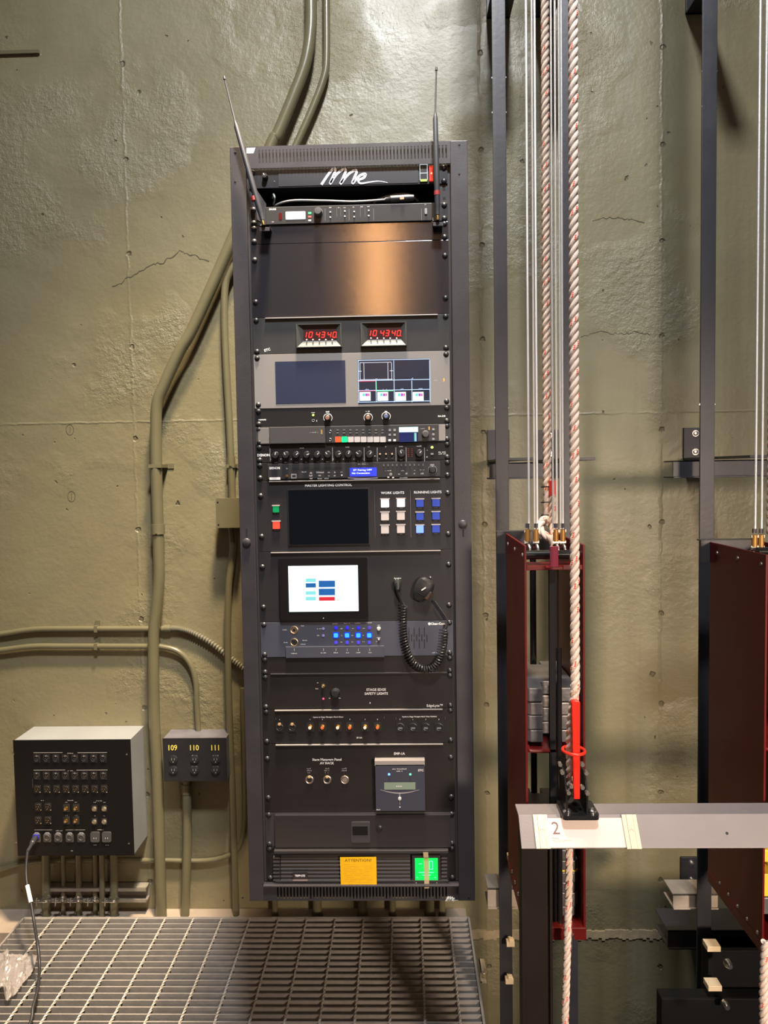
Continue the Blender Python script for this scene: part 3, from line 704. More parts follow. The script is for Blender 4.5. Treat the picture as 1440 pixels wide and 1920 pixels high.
for (s_, base, m1, tip, rb) in (('l', (492, 413), (441.8, 232), (419.8, 143), (475.7, 372.6)), ('r', (820.5, 403), (816, 216), (818.2, 126), (819.3, 362))):
    D0 = 1.868; B, T1, T2, RB = W(*base, D0), W(*m1, D0), W(*tip, D0), W(*rb, D0)
    d_ = (T1-B).normalized(); o = M().tube([B, B+d_*.02, B+d_*.024, B+d_*.10, T1-d_*.008, T1, T1+(T2-T1)*.08, T2-(T2-T1)*.07, T2-(T2-T1)*.065, T2], .006, 14,
            radii=[.0052, .0058, .0066, .0068, .0058, .004, .0022, .0018, .0032, .0026]).build('antenna', mat('antenna_rubber', (.045, .047, .055), .45), t)
    M().cyl(RB-d_*.005, RB+d_*.005, .0071, 14).build('red_band', mat('red_band', (.30, .03, .03), .5), o)
    M().tube([B-d_*.012, B-d_*.004, B], .004, 12, radii=[.0045, .0045, .0038]).build('gold_connector', GOLD, o)
    e = B-d_*.012; x0, x1 = (e.x-.011, e.x+.013)
    M().box((x0, YF-.036, e.z-.003), (x1, YF-.0025, e.z)).box((x0, YF-.036, e.z-.012), (x1, YF-.034, e.z)).prism([(x0, YF-.034, e.z-.001), (x0, YF-.002, e.z-.001), (x0, YF-.002, e.z+.018)], (.0015, 0, 0)).build('antenna_bracket', FR, t)
a_ = c2(30, 210, 0)
M().prism([(c2(66, 215, 0).x, YF-.004, c2(66, 215).z), (c2(135, 318).x, YF-.004, c2(135, 318).z), (c2(135, 450).x, YF-.004, c2(135, 450).z), (c2(75, 420).x, YF-.004, c2(75, 420).z)], (0, .002, 0)).build('rack_ear', FR, t)
# --- blanks
unit('blank_panel', 'narrow plain brushed black blank panel under the wireless receiver', 'blank panel', 3, 1, BRU)
unit('blank_panel', 'tall plain brushed black blank panel above the two red digital clocks', 'blank panel', 4, 4, BRU)
# --- clock panel 2U
c3 = crop(460, 580, 3.4286)
t, z0, z1 = unit('clock_panel', 'dark panel with two red digital clocks reading 10 43 40', 'clock panel', 8, 2, PGR)
def lip(t, n, x0=497, x1=826):
    z = ZT-n*U; a_ = R(x0, 0).x
    M().box((XC-.210, YF-.0075, z-.0035), (XC+.213, YF-.0015, z-.0010)).build('top_lip', LIP, t, bevel=.0005)
lip(t, 8)
REDLED = em('clock_red', (1, .03, .02), 2.6)
for (xa, ya, xb, yb, dxy) in ((330, 100, 622, 245, 0), (742, 90, 1037, 237, 1)):
    a_, b_ = c3(xa, ya, S), c3(xb, yb, S); w_, h_ = b_.x-a_.x, a_.z-b_.z; cx_, cz_ = (a_.x+b_.x)/2, (a_.z+b_.z)/2; y_ = a_.y-.009
    # bezel: a frame proud of the panel with sloped inner sides
    O = [(a_.x, b_.z), (b_.x, b_.z), (b_.x, a_.z), (a_.x, a_.z)]; ix0, ix1, iz0, iz1 = a_.x+w_*.15, b_.x-w_*.13, b_.z+h_*.30, a_.z-h_*.08
    I_ = [(ix0, iz0), (ix1, iz0), (ix1, iz1), (ix0, iz1)]
    vs = [(x, y_+.009, z) for x, z in O]+[(x, y_, z) for x, z in O]+[(x+(cx_-x)*.04, y_, z+(cz_-z)*.06) for x, z in O]+[(x, y_+.008, z) for x, z in I_]
    fs = []
    for k in range(4):
        j = (k+1) % 4; fs += [(k, j, 4+j, 4+k), (4+k, 4+j, 8+j, 8+k), (8+k, 8+j, 12+j, 12+k)]
    o = M().mesh(vs, fs).build('clock_bezel', mat('clock_bezel_grey', (.06, .062, .058), .45), t, smooth=False)
    M().box((ix0, y_+.0075, iz0), (ix1, y_+.0085, iz1)).build('display_window', mat('red_window', (.04, .003, .003), .5), o)
    ox = 485 if not dxy else 897; oy = 165 if not dxy else 155
    def seg(m, cx, cy, d_, w=24, h=36):      # seven-segment digit in crop pixels
        SEG = {'1': 'bc', '0': 'abcdef', '4': 'bcfg', '3': 'abcdg'}[d_]
        q = lambda x, y: c3(cx+x, cy+y, 0); yq = y_+.0070
        sl = 3
        def bar(x0, y0, x1, y1):
            p0, p1 = q(x0, y0), q(x1, y1); v = (p1-p0).normalized()*.0004; m.ribbon([Vector((p0.x+v.x, yq, p0.z+v.z)), Vector((p1.x-v.x, yq, p1.z-v.z))], .0019)
        Wd, Hh = w/2, h/2
        co_ = {'a': (-Wd+sl, -Hh, Wd+sl, -Hh), 'b': (Wd+sl, -Hh, Wd, 0), 'c': (Wd, 0, Wd-sl, Hh), 'd': (-Wd-sl, Hh, Wd-sl, Hh), 'e': (-Wd, 0, -Wd-sl, Hh), 'f': (-Wd+sl, -Hh, -Wd, 0), 'g': (-Wd, 0, Wd, 0)}
        for s_ in SEG: bar(*co_[s_])
    m = M()
    for k, d_ in enumerate('104340'):
        seg(m, ox+[-103, -66, -19, 14, 54, 88][k]+2, oy, d_, 20, 34)
    q_ = c3(ox+103, oy+17); m.box((q_.x-.0008, y_+.0068, q_.z-.0008), (q_.x+.0008, y_+.0073, q_.z+.0008))
    m.build('digits', REDLED, o)
    for k in range(5):
        q_ = c3(ox-88+k*41, oy+38); M().lathe((q_.x, y_+.0035, q_.z), [(0, .0019), (.003, .0017)], 10, d=(0, -1, .5)).build('button', mat('clock_button', (.6, .56, .54), .4), o)
    m = M().marks(c3(ox, oy+102, S), .010, .0022); m.build('marking', DIM, t)
M().text('ETC', c3(142, 262, S), .0062, right=(.97, 0, .25), up=(-.25, 0, .97), bold=.03).build('lettering', WHT, t)
# --- dual monitor 3U
t, z0, z1 = unit('dual_monitor', 'grey rack panel with two small video screens, the right one showing a grid of pictures', 'monitor panel', 10, 3, mat('grey_monitor_plate', (.24, .225, .215), .45, var=.06, vscale=8), th=.003)
T_ = .003
def screen(t, fn, x0, y0, x1, y1, m, T_, name='screen'):
    a_, b_ = fn(x0, y0, T_), fn(x1, y1, T_)
    return M().box((a_.x, a_.y-.0007, b_.z), (b_.x, a_.y, a_.z)).build(name, m, t)
screen(t, c3, 192, 338, 648, 600, mat('idle_screen', (.020, .026, .05), .3, emit=(.05, .065, .14), es=.22), T_)
sr = screen(t, c3, 722, 325, 1186, 600, mat('multiview_screen', (.012, .014, .022), .2, emit=(.035, .045, .08), es=.5), T_)
def lines(par, fn, T_, name, m, segs, w):
    mm = M()
    for x0, y0, x1, y1 in segs:
        p0, p1 = fn(x0, y0, T_), fn(x1, y1, T_)
        if abs(x1-x0) > abs(y1-y0): mm.box((p0.x, p0.y-.0002, p0.z-w/2), (p1.x, p0.y, p0.z+w/2))
        else: mm.box((p0.x-w/2, p0.y-.0002, p1.z), (p0.x+w/2, p0.y, p0.z))
    return mm.build(name, m, par)
GL = em('grid_lines', (.50, .68, 1), 1.3); T2 = T_+.0008
lines(sr, c3, T2, 'grid_lines', GL, [(724, 330, 1184, 328), (724, 598, 1184, 596), (726, 330, 726, 598), (1184, 328, 1184, 598), (954, 330, 954, 598), (724, 460, 1184, 460), (840, 460, 840, 598), (1070, 460, 1070, 598), (724, 524, 1184, 524)], .0013)
lines(sr, c3, T2, 'frame_guides', em('guide_white', (.8, .85, 1), 1.1), [(735, 345, 940, 345), (737, 345, 737, 455), (762, 345, 762, 455), (916, 345, 916, 455), (940, 345, 940, 455), (735, 454, 945, 454), (726, 400, 748, 400), (928, 396, 950, 396)], .0009)
lines(sr, c3, T2+.0002, 'green_tally', em('green_tally', (.1, .9, .3), 1.2), [(842, 464, 842, 522), (842, 526, 950, 526)], .0014)
lines(sr, c3, T2+.0002, 'red_tally', em('red_tally', (1, .1, .2), 1.), [(728, 464, 836, 464), (728, 526, 836, 526)], .0012)
for k, x in enumerate((740, 853, 967, 1080)):
    a_, b_ = c3(x-4, 533, T2), c3(x+66, 588, T2); o = M().box((a_.x, a_.y-.0002, b_.z), (b_.x, a_.y, a_.z)).build('picture_tile', em('tile_white', (.85, .92, 1), 1.3), sr)
    for (dx, w_, col) in ((22, 16, (.1, .6, .5)), (40, 16, (.35, .08, .45)), (54, 9, (.6, .08, .2))):
        p_ = c3(x+dx, 549, T2+.0003); M().box((p_.x-w_/2/2600, p_.y-.0001, p_.z-.004), (p_.x+w_/2/2600, p_.y, p_.z+.003)).build('colour_patch', em('patch%d' % dx, col, 1.), o)
    p_ = c3(x+8, 578, T2+.0003); M().lathe(p_, [(0, .0022), (.0001, .0022)], 10).build('colour_patch', em('patch_c', (.5, .95, .95), 1.1), o)
m = M()
for x, y in ((838, 450), (1067, 445), (784, 516), (898, 514), (1012, 512), (1127, 510)): m.marks(c3(x, y, T2), .0105, .0028)
m.build('caption', em('caption_blue', (.4, .5, .8), .9), sr)
m = M().marks(c3(1225, 457, T_), .012, .0018); m.build('marking', mat('grey_mark', (.5, .48, .46), .6), t)
q_ = c3(1276, 455, T_); M().rbox((q_.x-.0018, q_.y-.0004, q_.z-.0045), (q_.x+.0018, q_.y, q_.z+.0045), .0016).build('orange_mark', mat('orange_mark', (.75, .42, .12), .5), t)

# --- three knob amplifier 1U
c4 = crop(460, 760, 3.4286)
GB = mat('gloss_black_panel', (.020, .020, .022), .28)
t, z0, z1 = unit('headphone_amplifier', 'glossy black headphone amplifier with three white ringed knobs under the screens', 'amplifier', 13, 1, GB)
led(t, c4(437, 63, S), .0026, (.45, 1, .1), 3.5); M().ring(c4(437, 98, S), .003, .0008, seg=16).build('headphone_jack', GRYP, t)
m = M(); m.marks(c4(437, 47, S), .009, .002); m.marks(c4(463, 100, S), .004, .004, 2); m.marks(c4(530, 42, S), .009, .0035); m.marks(c4(788, 38, S), .010, .003); m.marks(c4(905, 38, S), .006, .003); m.build('marking', WHT, t)
m = M(); m.text('marantz', c4(110, 92, S), .0042, bold=.03); m.text('RA-53B', c4(1262, 70, S), .0042, bold=.03); m.build('lettering', WHT, t)
for x, y, cm in ((531, 82, (.35, .2, .15)), (790, 80, (.38, .22, .14)), (905, 72, (.15, .2, .35))):
    c_ = c4(x, y, S); o = knob(t, c_, .0078, .013, BLK, None)
    M().ring((c_.x, c_.y-.0003, c_.z), .0105, .0007, a0=-PI*1.22, a1=PI*.22).build('scale_ring', WHT, t)
    M().lathe((c_.x, c_.y-.013, c_.z), [(0, .0055), (.0008, .0045)], 16).build('cap', mat('cap%d' % x, cm, .4, metal=.3), o)
# --- video switcher 1U
t, z0, z1 = unit('video_switcher', 'grey video switcher with a lit red and green button row and a small screen', 'video switcher', 14, 1, mat('switcher_grey', (.050, .049, .052), .45), th=.003)
T_ = .003
for x0, x1 in ((78, 150), (1240, 1283)):
    a_, b_ = c4(x0, 0, 0), c4(x1, 0, 0); M().box((a_.x, YF-.0055, z0+.002), (b_.x, YF-.003, z1-.002)).build('end_cap', mat('silver_end', (.34, .33, .33), .35, metal=.6), t, bevel=.0006)
a_, b_ = c4(156, 0), c4(512, 0)
M().box((a_.x, YF-.010, z0+.0015), (b_.x, YF-.003, z1-.0015)).build('blank_section', mat('graphite_section', (.075, .073, .076), .42, metal=.2), t, bevel=.0008)
a_, b_ = c4(516, 0), c4(1236, 0)
M().box((a_.x, YF-.007, z0+.0015), (b_.x, YF-.003, z1-.0015)).build('control_section', mat('graphite_section2', (.036, .035, .038), .45), t, bevel=.0008)
OR = mat('orange_mark', (.75, .42, .12), .5)
q_ = c4(493, 172, .010); M().box((q_.x-.0018, q_.y-.0004, q_.z-.0055), (q_.x+.0018, q_.y, q_.z+.0055)).build('orange_mark', em('orange_bar', (.8, .45, .15), .35), t)
m = M().marks(c4(445, 175, .010), .020, .0022); m.marks(c4(1140, 150, .007), .011, .002); m.build('marking', mat('grey_mark2', (.4, .39, .38), .6), t)
q_ = c4(1181, 148, .007); M().box((q_.x-.0014, q_.y-.0003, q_.z-.004), (q_.x+.0014, q_.y, q_.z+.004)).build('orange_mark', OR, t)
for y in (170, 222):
    M().ring(c4(547, y, .007), .0032, .0012, seg=16).build('jack', STL, t)
SB = mat('small_grey_button', (.16, .16, .165), .4)
for k in range(8):
    for y in (160, 178): pill(t, c4(595+k*41, y, .007), .0058, .0026, SB, 'button', .0015, .0008)
    m_ = em('red_key', (1, .07, .02), 1.8) if k == 0 else em('green_key', (.0, 1, .22), 1.6) if k == 1 else mat('pale_key', (.48, .44, .43), .4, emit=(.5, .46, .45), es=.22)
    pill(t, c4(598+k*41, 220, .007), .0142, .0135, m_, 'key', .002, .0012)
for x in (928, 960):
    for y in (160, 190): pill(t, c4(x, y, .007), .0058, .0052, mat('mid_grey_button', (.3, .3, .31), .4), 'button', .0015, .001)
    pill(t, c4(x, 225, .007), .0062, .0048, em('white_key', (.95, .93, .9), 1.), 'button', .0015, .001)
sr = screen(t, c4, 988, 142, 1110, 235, mat('switcher_screen', (.01, .012, .04), .2, emit=(.02, .03, .14), es=.6), .007)
screen(sr, c4, 988, 142, 1110, 172, em('cyan_header', (.6, .95, 1), 1.3), .0078, 'header'); screen(sr, c4, 1086, 178, 1092, 232, em('meter_green', (.2, .8, .6), .9), .0078, 'meter')
screen(sr, c4, 1094, 178, 1099, 232, em('meter_cyan', (.5, .9, .9), .9), .0078, 'meter')
knob(t, c4(1158, 187, .007), .0085, .012, mat('soft_grey_knob', (.075, .075, .08), .5), None)
for y in (155, 187, 217): pill(t, c4(1208, y, .007), .0058, .0052, mat('mid_grey_button', (.3, .3, .31), .4), 'button', .0015, .001)
# --- mixer 1U
t, z0, z1 = unit('audio_mixer', 'black rack audio mixer with a row of ten round knobs above the disc player', 'audio mixer', 15, 1, PANW)
for k, x in enumerate((197, 263, 329, 396, 464, 531, 599, 664, 731)):
    knob(t, c4(x, 322+(-.035*(x-197)*1.0)*.35, S), .0088, .013, BLK, WHT, a=[.2, -.4, .9, 1.2, .8, -.6, 1.1, .4, -.9][k])
knob(t, c4(800, 318, S), .0095, .013, BLK, WHT, a=.6); knob(t, c4(1004, 312, S), .0092, .013, BLK, WHT, a=-.3); knob(t, c4(1118, 310, S), .0092, .013, BLK, WHT, a=.7)
m = M()
for x in (160, 561, 764, 848, 968, 1034, 1152): q_ = c4(x, 315, S); m.box((q_.x-.0004, q_.y-.0002, q_.z-.017), (q_.x+.0004, q_.y, q_.z+.017))
m.build('divider_lines', LGR, t)
m = M()
for k, x in enumerate((197, 263, 329, 396, 464, 531, 599, 664, 731)):
    m.marks(c4(x, 367-.012*(x-197), S), .009, .002)
    for dx in (-32, 32): m.marks(c4(x+dx, 345, S), .002, .0025, 1)
for x, y, w_ in ((365, 274, .011), (664, 268, .014), (795, 266, .006), (905, 266, .005), (1002, 264, .010), (1117, 262, .012), (1003, 350, .006), (832, 325, .006), (866, 340, .005), (905, 340, .005), (944, 339, .005), (1168, 288, .004), (1168, 332, .004)): m.marks(c4(x, y, S), w_, .0025)
m.build('marking', LGR, t)
m = M(); m.text('DENON', c4(118, 321, S), .0062, bold=.04); m.marks(c4(1265, 300, S), .018, .003); m.marks(c4(1265, 312, S), .018, .002); m.build('lettering', WHT, t)
for x in (866, 905, 944):
    q_ = c4(x, 315, S); o = M().cyl((q_.x, q_.y-.006, q_.z+.001), (q_.x, q_.y, q_.z), .0022, 10).build('toggle_switch', STL, t)
m = M()
for k in range(5):
    for dx in (-12, 12): m.lathe(c4(1060+dx, 280+k*12, S), [(0, .0014), (.001, .001)], 8)
m.build('meter_lamps', mat('dim_red_lamp', (.25, .03, .02), .4, emit=(1, .1, .05), es=.12), t)
led(t, c4(1200, 270, S), .003, (.45, 1, .1), 4.)
pill(t, c4(1200, 312, S), .007, .004, GRYP, 'button')
# --- disc player 1U
t, z0, z1 = unit('disc_player', 'black disc player with a blue text display, under the ten knob mixer', 'disc player', 16, 1, PANW)
a_, b_ = c4(145, 375, S), c4(1252, 478, S)
M().box((a_.x, YF-.0075, z0+.003), (b_.x, YF-.002, z1-.003)).build('fascia', mat('player_fascia', (.026, .026, .031), .4), t, bevel=.0008)
T_ = .0075
m = M(); m.text('DENON', c4(192, 404, T_), .0052, bold=.04); m.build('lettering', WHT, t)
m = M().box(c4(158, 463, T_), c4(228, 478, T_+.0003)); m.build('badge', mat('badge_white', (.7, .7, .7), .5), t)
a_, b_ = c4(300, 400, T_), c4(622, 409, T_)
M().box((a_.x, YF-.0078, b_.z), (b_.x, YF-.0075, a_.z)).build('disc_slot', FR2, t)
M().lathe(c4(269, 455, T_), [(0, .0038), (.002, .0036), (.0022, .0016)], 14).build('headphone_jack', GOLD, t)
q_ = c4(315, 455, T_); o = pill(t, q_, .0135, .0115, mat('usb_frame', (.42, .42, .42), .4, metal=.5), 'usb_port', .0008, .001)
pill(o, q_+Vector((0, -.0009, 0)), .009, .005, FR2, 'socket', .0003, .0005)
m = M()
for x, y, w_, h in ((268, 405, .007, .004), (375, 428, .016, .003), (425, 434, .006, .004), (484, 430, .019, .0045), (540, 430, .006, .004), (576, 430, .005, .004), (424, 452, .008, .004), (480, 450, .007, .004), (540, 452, .005, .003), (576, 452, .005, .003), (426, 470, .007, .003), (500, 470, .03, .003), (620, 428, .006, .002), (755, 378, .028, .002), (920, 420, .016, .002), (990, 440, .005, .004), (1036, 438, .005, .004), (1013, 420, .008, .002), (1087, 438, .003, .004), (1087, 418, .005, .002), (1137, 438, .008, .004), (1137, 415, .012, .002), (1017, 465, .02, .002), (1200, 468, .012, .002)): m.marks(c4(x, y, T_), w_, h)
m.build('marking', mat('player_print', (.42, .42, .42), .6), t)
M().lathe(c4(622, 450, T_), [(0, .002), (.002, .0016)], 10).build('button', LGR, t)
sr = screen(t, c4, 672, 402, 845, 455, em('blue_display', (.03, .05, .95), 1.1), T_, 'display')
m = M(); TX = em('display_text', (.75, .85, 1), 1.5)
m.text('BT Pairing OFF', c4(755, 416, T_+.0008), .0042, bold=.02, sx=1.28); m.text('No Connection', c4(744, 436, T_+.0008), .0042, bold=.02, sx=1.2); m.build('display_text', TX, sr)
m = M().ribbon([c4(x, 466+4*math.sin((x-660)/190*PI), T_) for x in range(660, 855, 8)], .0016); m.ribbon([c4(x, 476, T_) for x in (700, 810)], .0012); m.build('trim_line', mat('violet_trim', (.35, .32, .42), .4), t)
for k in range(10): pill(t, c4(890+k*28, 385-.3*k, T_), .0028, .0052, mat('tall_grey_button', (.14, .14, .145), .4), 'button', .002, .001)
q_ = c4(935, 445, T_); M().lathe(q_, [(0, .004), (.002, .0035), (.0022, .001)], 14).build('select_key', mat('grey_key', (.2, .2, .2), .4), t)
for x, y in ((920, 462), (950, 464)): pill(t, c4(x, y, T_), .005, .003, LGR, 'button', .001, .0008)
q_ = c4(1202, 415, T_); M().ring(q_, .0105, .0006, seg=24).build('knob_ring', GRYP, t); knob(t, q_, .0085, .011, BLK, None)
pill(t, c4(1200, 383, T_), .010, .004, GRYP, 'button', .001)

# --- master lighting control 4U
c5 = crop(460, 890, 3.4286)
t, z0, z1 = unit('lighting_control_panel', 'master lighting control panel with dark screen and rows of square buttons', 'lighting control', 17, 4, PAN)
lip(t, 17)
m = M(); m.text('MASTER LIGHTING CONTROL', c5(534, 68, S), .0062, bold=.02, right=(1, 0, -.0)); m.text('WORK LIGHTS', c5(947, 117, S), .0062, bold=.02); m.text('RUNNING LIGHTS', c5(1172, 113, S), .0060, bold=.02); m.build('lettering', WHT, t)
m = M()
for x in (832, 1062): a_, b_ = c5(x-2, 100, S), c5(x+3, 405, S); m.box(a_, b_+Vector((0, -.0004, 0)))
m.build('divider_lines', mat('divider_silver', (.55, .53, .52), .5), t)
a_, b_ = c5(270, 93, S), c5(802, 450, S)
o = M().box((a_.x, a_.y-.003, b_.z), (b_.x, a_.y, a_.z)).build('screen_frame', mat('screen_frame_black', (.012, .012, .014), .4), t, bevel=.0008)
screen(o, c5, 278, 100, 795, 440, GLASS, S+.003)
def sqb(x, y, sz, m_, t, wtop=.003, lab=True):
    q_ = c5(x, y, S); w_ = sz/3.4286*PX
    pill(t, q_, w_, w_, m_, 'button', .004, .0012)
    M().box((q_.x-w_*.62, q_.y-.0045, q_.z+w_*.52), (q_.x+w_*.62, q_.y, q_.z+w_*.52+.0025)).build('button_guard', mat('guard_grey', (.42, .38, .37), .5), t)
    if lab: M().marks((q_.x, q_.y, q_.z-w_*.62-.001), .010, .0022).build('marking', DIM, t)
sqb(199, 222, 40, mat('green_key_cap', (.0, .22, .07), .4, emit=(0, .4, .12), es=.25), t); sqb(201, 325, 46, mat('red_key_cap', (.75, .05, .03), .4, emit=(1, .1, .05), es=.5), t)
WL = em('white_key_lit', (1, .98, 1), 2.6); WD_ = mat('white_key_cap', (.58, .52, .50), .45); BL = mat('blue_key_cap', (.02, .05, .34), .4, emit=(.03, .1, .7), es=.16); BLL = em('blue_key_lit', (.14, .26, 1), 2.0)
for i, x in enumerate((898, 1000)):
    for j, y in enumerate((184, 268, 352)): sqb(x-(0 if i else 0), y-3*i, 50, WL if j == 0 else WD_, t)
for i, x in enumerate((1122, 1225)):
    for j, y in enumerate((183, 267, 350)): sqb(x, y-3*i, 47, BLL if (i == 0 and j == 2) else BL, t)
# --- touch panel 4U
c6 = crop(460, 1030, 3.4286)
t, z0, z1 = unit('touch_screen_panel', 'black panel with a glowing white touch screen', 'touch screen', 21, 4, PAN)
lip(t, 21)
a_, b_ = c6(220, 57, S), c6(792, 440, S)
o = M().rbox((a_.x, a_.y-.010, b_.z), (b_.x, a_.y, a_.z), .004).build('tablet_bezel', mat('tablet_black', (.012, .010, .010), .12, coat=.5), t)
sr = screen(o, c6, 280, 104, 730, 391, em('screen_white', (.80, 1, .98), 1.35), S+.010)
T_ = S+.0108
def ui(x0, y0, x1, y1, col, s_, name='screen_button'): return screen(sr, c6, x0, y0, x1, y1, em('ui_%d_%d' % (x0, y0), col, s_), T_, name)
for y in (183, 264, 300): ui(392, y, 458, y+22, (.22, .68, .70), .9)
ui(392, 213, 458, 240, (.01, .12, .36), .85); ui(475, 197, 580, 237, (.01, .12, .40), .8); ui(475, 248, 580, 289, (.01, .12, .40), .8); ui(477, 301, 579, 324, (.62, .02, .04), .9)
m = M(); m.marks(c6(425, 227, T_+.0003), .008, .002); m.marks(c6(527, 217, T_+.0003), .024, .0018); m.marks(c6(527, 269, T_+.0003), .018, .0018); m.marks(c6(528, 312, T_+.0003), .008, .003); m.build('screen_text', em('ui_text', (.8, .9, 1), 1.), sr)
M().marks(c6(604, 317, T_), .009, .003).build('screen_text', em('ui_red', (.8, .1, .08), .9), sr)
M().lathe(c6(505, 437, S+.010), [(0, .0012), (.0004, .001)], 8).build('status_light', LGR, o)
# mic socket on the panel
q_ = c6(978, 200, S); M().rbox((q_.x-.011, q_.y-.001, q_.z-.004), (q_.x+.011, q_.y, q_.z+.012), .002).build('socket_plate', mat('socket_plate', (.05, .05, .05), .35, metal=.5), t)
m = M().marks(c6(980, 184, S+.001), .018, .0028); m.marks(c6(975, 192, S+.001), .009, .003); m.build('marking', WHT, t)
# --- hand microphone with coiled cord
t = thing('hand_microphone', 'black fist microphone hanging on its clip with a coiled cord', 'microphone', c6(1145, 250, .03))
mc = c6(1143, 248, S); ang = math.radians(-28)
RM = Matrix.Rotation(-ang, 3, 'Y')      # tilt in the panel plane
prof = [(-.031, .012), (-.024, .0165), (-.012, .0205), (0, .0225), (.012, .023), (.022, .0195), (.028, .012)]
vs = []; fs = []; NS = 20
def micsec(z, w, y0, y1, out):
    for k in range(NS):
        a_ = 2*PI*k/NS; ca, sa = math.cos(a_), math.sin(a_)
        sx_ = math.copysign(abs(ca)**.8, ca); sy_ = math.copysign(abs(sa)**.8, sa)
        out.append(mc+RM@Vector((w*sx_, (y0+y1)/2+(y1-y0)/2*sy_, z)))
for z, w in prof: micsec(z, w, -.010-.016*min(1, w/.0205), -.008, vs)
n = len(prof)
for i in range(n-1):
    for k in range(NS): fs.append((i*NS+k, i*NS+(k+1) % NS, (i+1)*NS+(k+1) % NS, (i+1)*NS+k))
fs += [tuple(range(NS)), tuple(range((n-1)*NS, n*NS))]
body = M().mesh(vs, fs).build('microphone_body', mat('mic_black', (.022, .022, .024), .32, bump=.2, bscale=500), t)
m = M()
for k in range(-2, 3):
    z_ = -.004+k*.0042; m.box(mc+Vector((-.009, -.0268, z_-.0007)), mc+Vector((.009, -.0258, z_+.0007)), R=RM, c=mc)
m.build('grille_slots', FR2, body)
m = M().box(mc+Vector((-.001, -.0285, -.004)), mc+Vector((.0015, -.0265, .009)), R=Matrix.Rotation(1.0, 3, 'Y'), c=mc+Vector((0, 0, .002))); m.build('badge', mat('badge_silver', (.75, .73, .72), .35), body)
M().box(mc+Vector((.011, -.024, -.020)), mc+Vector((.0225, -.012, .004)), R=RM, c=mc).build('talk_button', mat('button_brown_black', (.06, .035, .02), .4), body, bevel=.003)
M().cyl(mc+Vector((0, -.009, .004)), mc+Vector((0, 0, .004)), .010, 16).box(mc+Vector((-.014, -.003, -.012)), mc+Vector((.014, 0, .022))).build('clip', BLK, t)
c_ = c6(1188, 180, S); M().lathe(c_, [(0, .0032), (.002, .003), (.003, .001)], 12).build('clip_screw', STL, t)
# cord: straight lead, coil, straight lead
def C6(x, y, d_): return c6(x, y, d_)
M().tube([C6(978, 210, .004), C6(979, 222, .020), C6(981, 246, .022), C6(984, 262, .020)], .008, 16, radii=[.0085, .0085, .007, .0045]).build('plug', BLK, t)
lead = smoothpath([C6(983, 258, .021), C6(992, 290, .020), C6(1008, 325, .018), C6(1022, 350, .017)], 6)
path = smoothpath([C6(1022, 350, .017), C6(1018, 420, .016), C6(1018, 500, .016), C6(1026, 580, .016), C6(1045, 650, .016), C6(1075, 712, .017), C6(1120, 750, .018), C6(1172, 760, .018), C6(1222, 738, .018), C6(1252, 690, .018), C6(1270, 630, .018), C6(1278, 560, .018), C6(1282, 508, .018)], 12)
# arc length resample and helix
Ls = [0]
for a_, b_ in zip(path, path[1:]): Ls.append(Ls[-1]+(b_-a_).length)
tot = Ls[-1]; turns = 44; NP = turns*14; hel = []; rc = .0072
j = 0
for i in range(NP+1):
    s_ = tot*i/NP
    while j < len(Ls)-2 and Ls[j+1] < s_: j += 1
    f_ = (s_-Ls[j])/(Ls[j+1]-Ls[j]); p_ = path[j].lerp(path[j+1], f_); tt = (path[j+1]-path[j]).normalized()
    n1 = Vector((0, -1, 0)); b1 = tt.cross(n1).normalized(); a_ = 2*PI*turns*i/NP
    hel.append(p_+(n1*math.cos(a_)+b1*math.sin(a_))*rc)
out = smoothpath([C6(1285, 505, .018), C6(1296, 478, .018), C6(1300, 455, .018), C6(1275, 410, .018), C6(1240, 360, .018), C6(1214, 322, .017)], 6)
CORD = mat('cord_rubber', (.022, .022, .024), .36)
M().tube(lead, .0024, 8).tube(hel, .0020, 6).tube(out, .0024, 8).build('coiled_cord', CORD, t)
# --- intercom station 2U
t, z0, z1 = unit('intercom_station', 'slate blue intercom station with four glowing blue square buttons', 'intercom', 25, 2, PBL, th=.003)
T_ = .003
a_, b_ = c6(262, 622, T_), c6(893, 690, T_)
M().box((a_.x, a_.y-.006, b_.z+.001), (b_.x, a_.y, a_.z)).build('lower_ledge', PBL, t, bevel=.0008)
for y, m_ in ((517, 'jack'), (595, 'xlr')):
    q_ = c6(315, y, T_); o = M().ring(q_, .0088, .0022, seg=24).lathe(q_, [(0, .0085), (.0004, .0085)], 20).build('microphone_jack' if m_ == 'jack' else 'headset_socket', mat('antique_brass', (.55, .42, .28), .35, metal=.9), t)
    M().lathe(q_+Vector((0, -.0005, 0)), [(0, .0035 if m_ == 'jack' else .0068), (.0006, .003 if m_ == 'jack' else .0066)], 18).build('socket', FR2, o)
    if m_ == 'xlr':
        mm = M()
        for dx, dz in ((-.003, -.001), (.003, -.001), (0, .0035), (0, -.004)): mm.cyl(q_+Vector((dx, -.004, dz)), q_+Vector((dx, 0, dz)), .0009, 8)
        mm.build('pins', STL, o)
VIO = em('violet_key', (.10, .06, .55), .75); VIO2 = mat('violet_dim_key', (.16, .14, .28), .4, emit=(.3, .25, .8), es=.25)
for y in (508, 552): M().lathe(c6(502, y, T_), [(0, .0034), (.002, .003), (.0022, .001)], 14).build('button', em('lavender_key', (.30, .26, .6), .6), t)
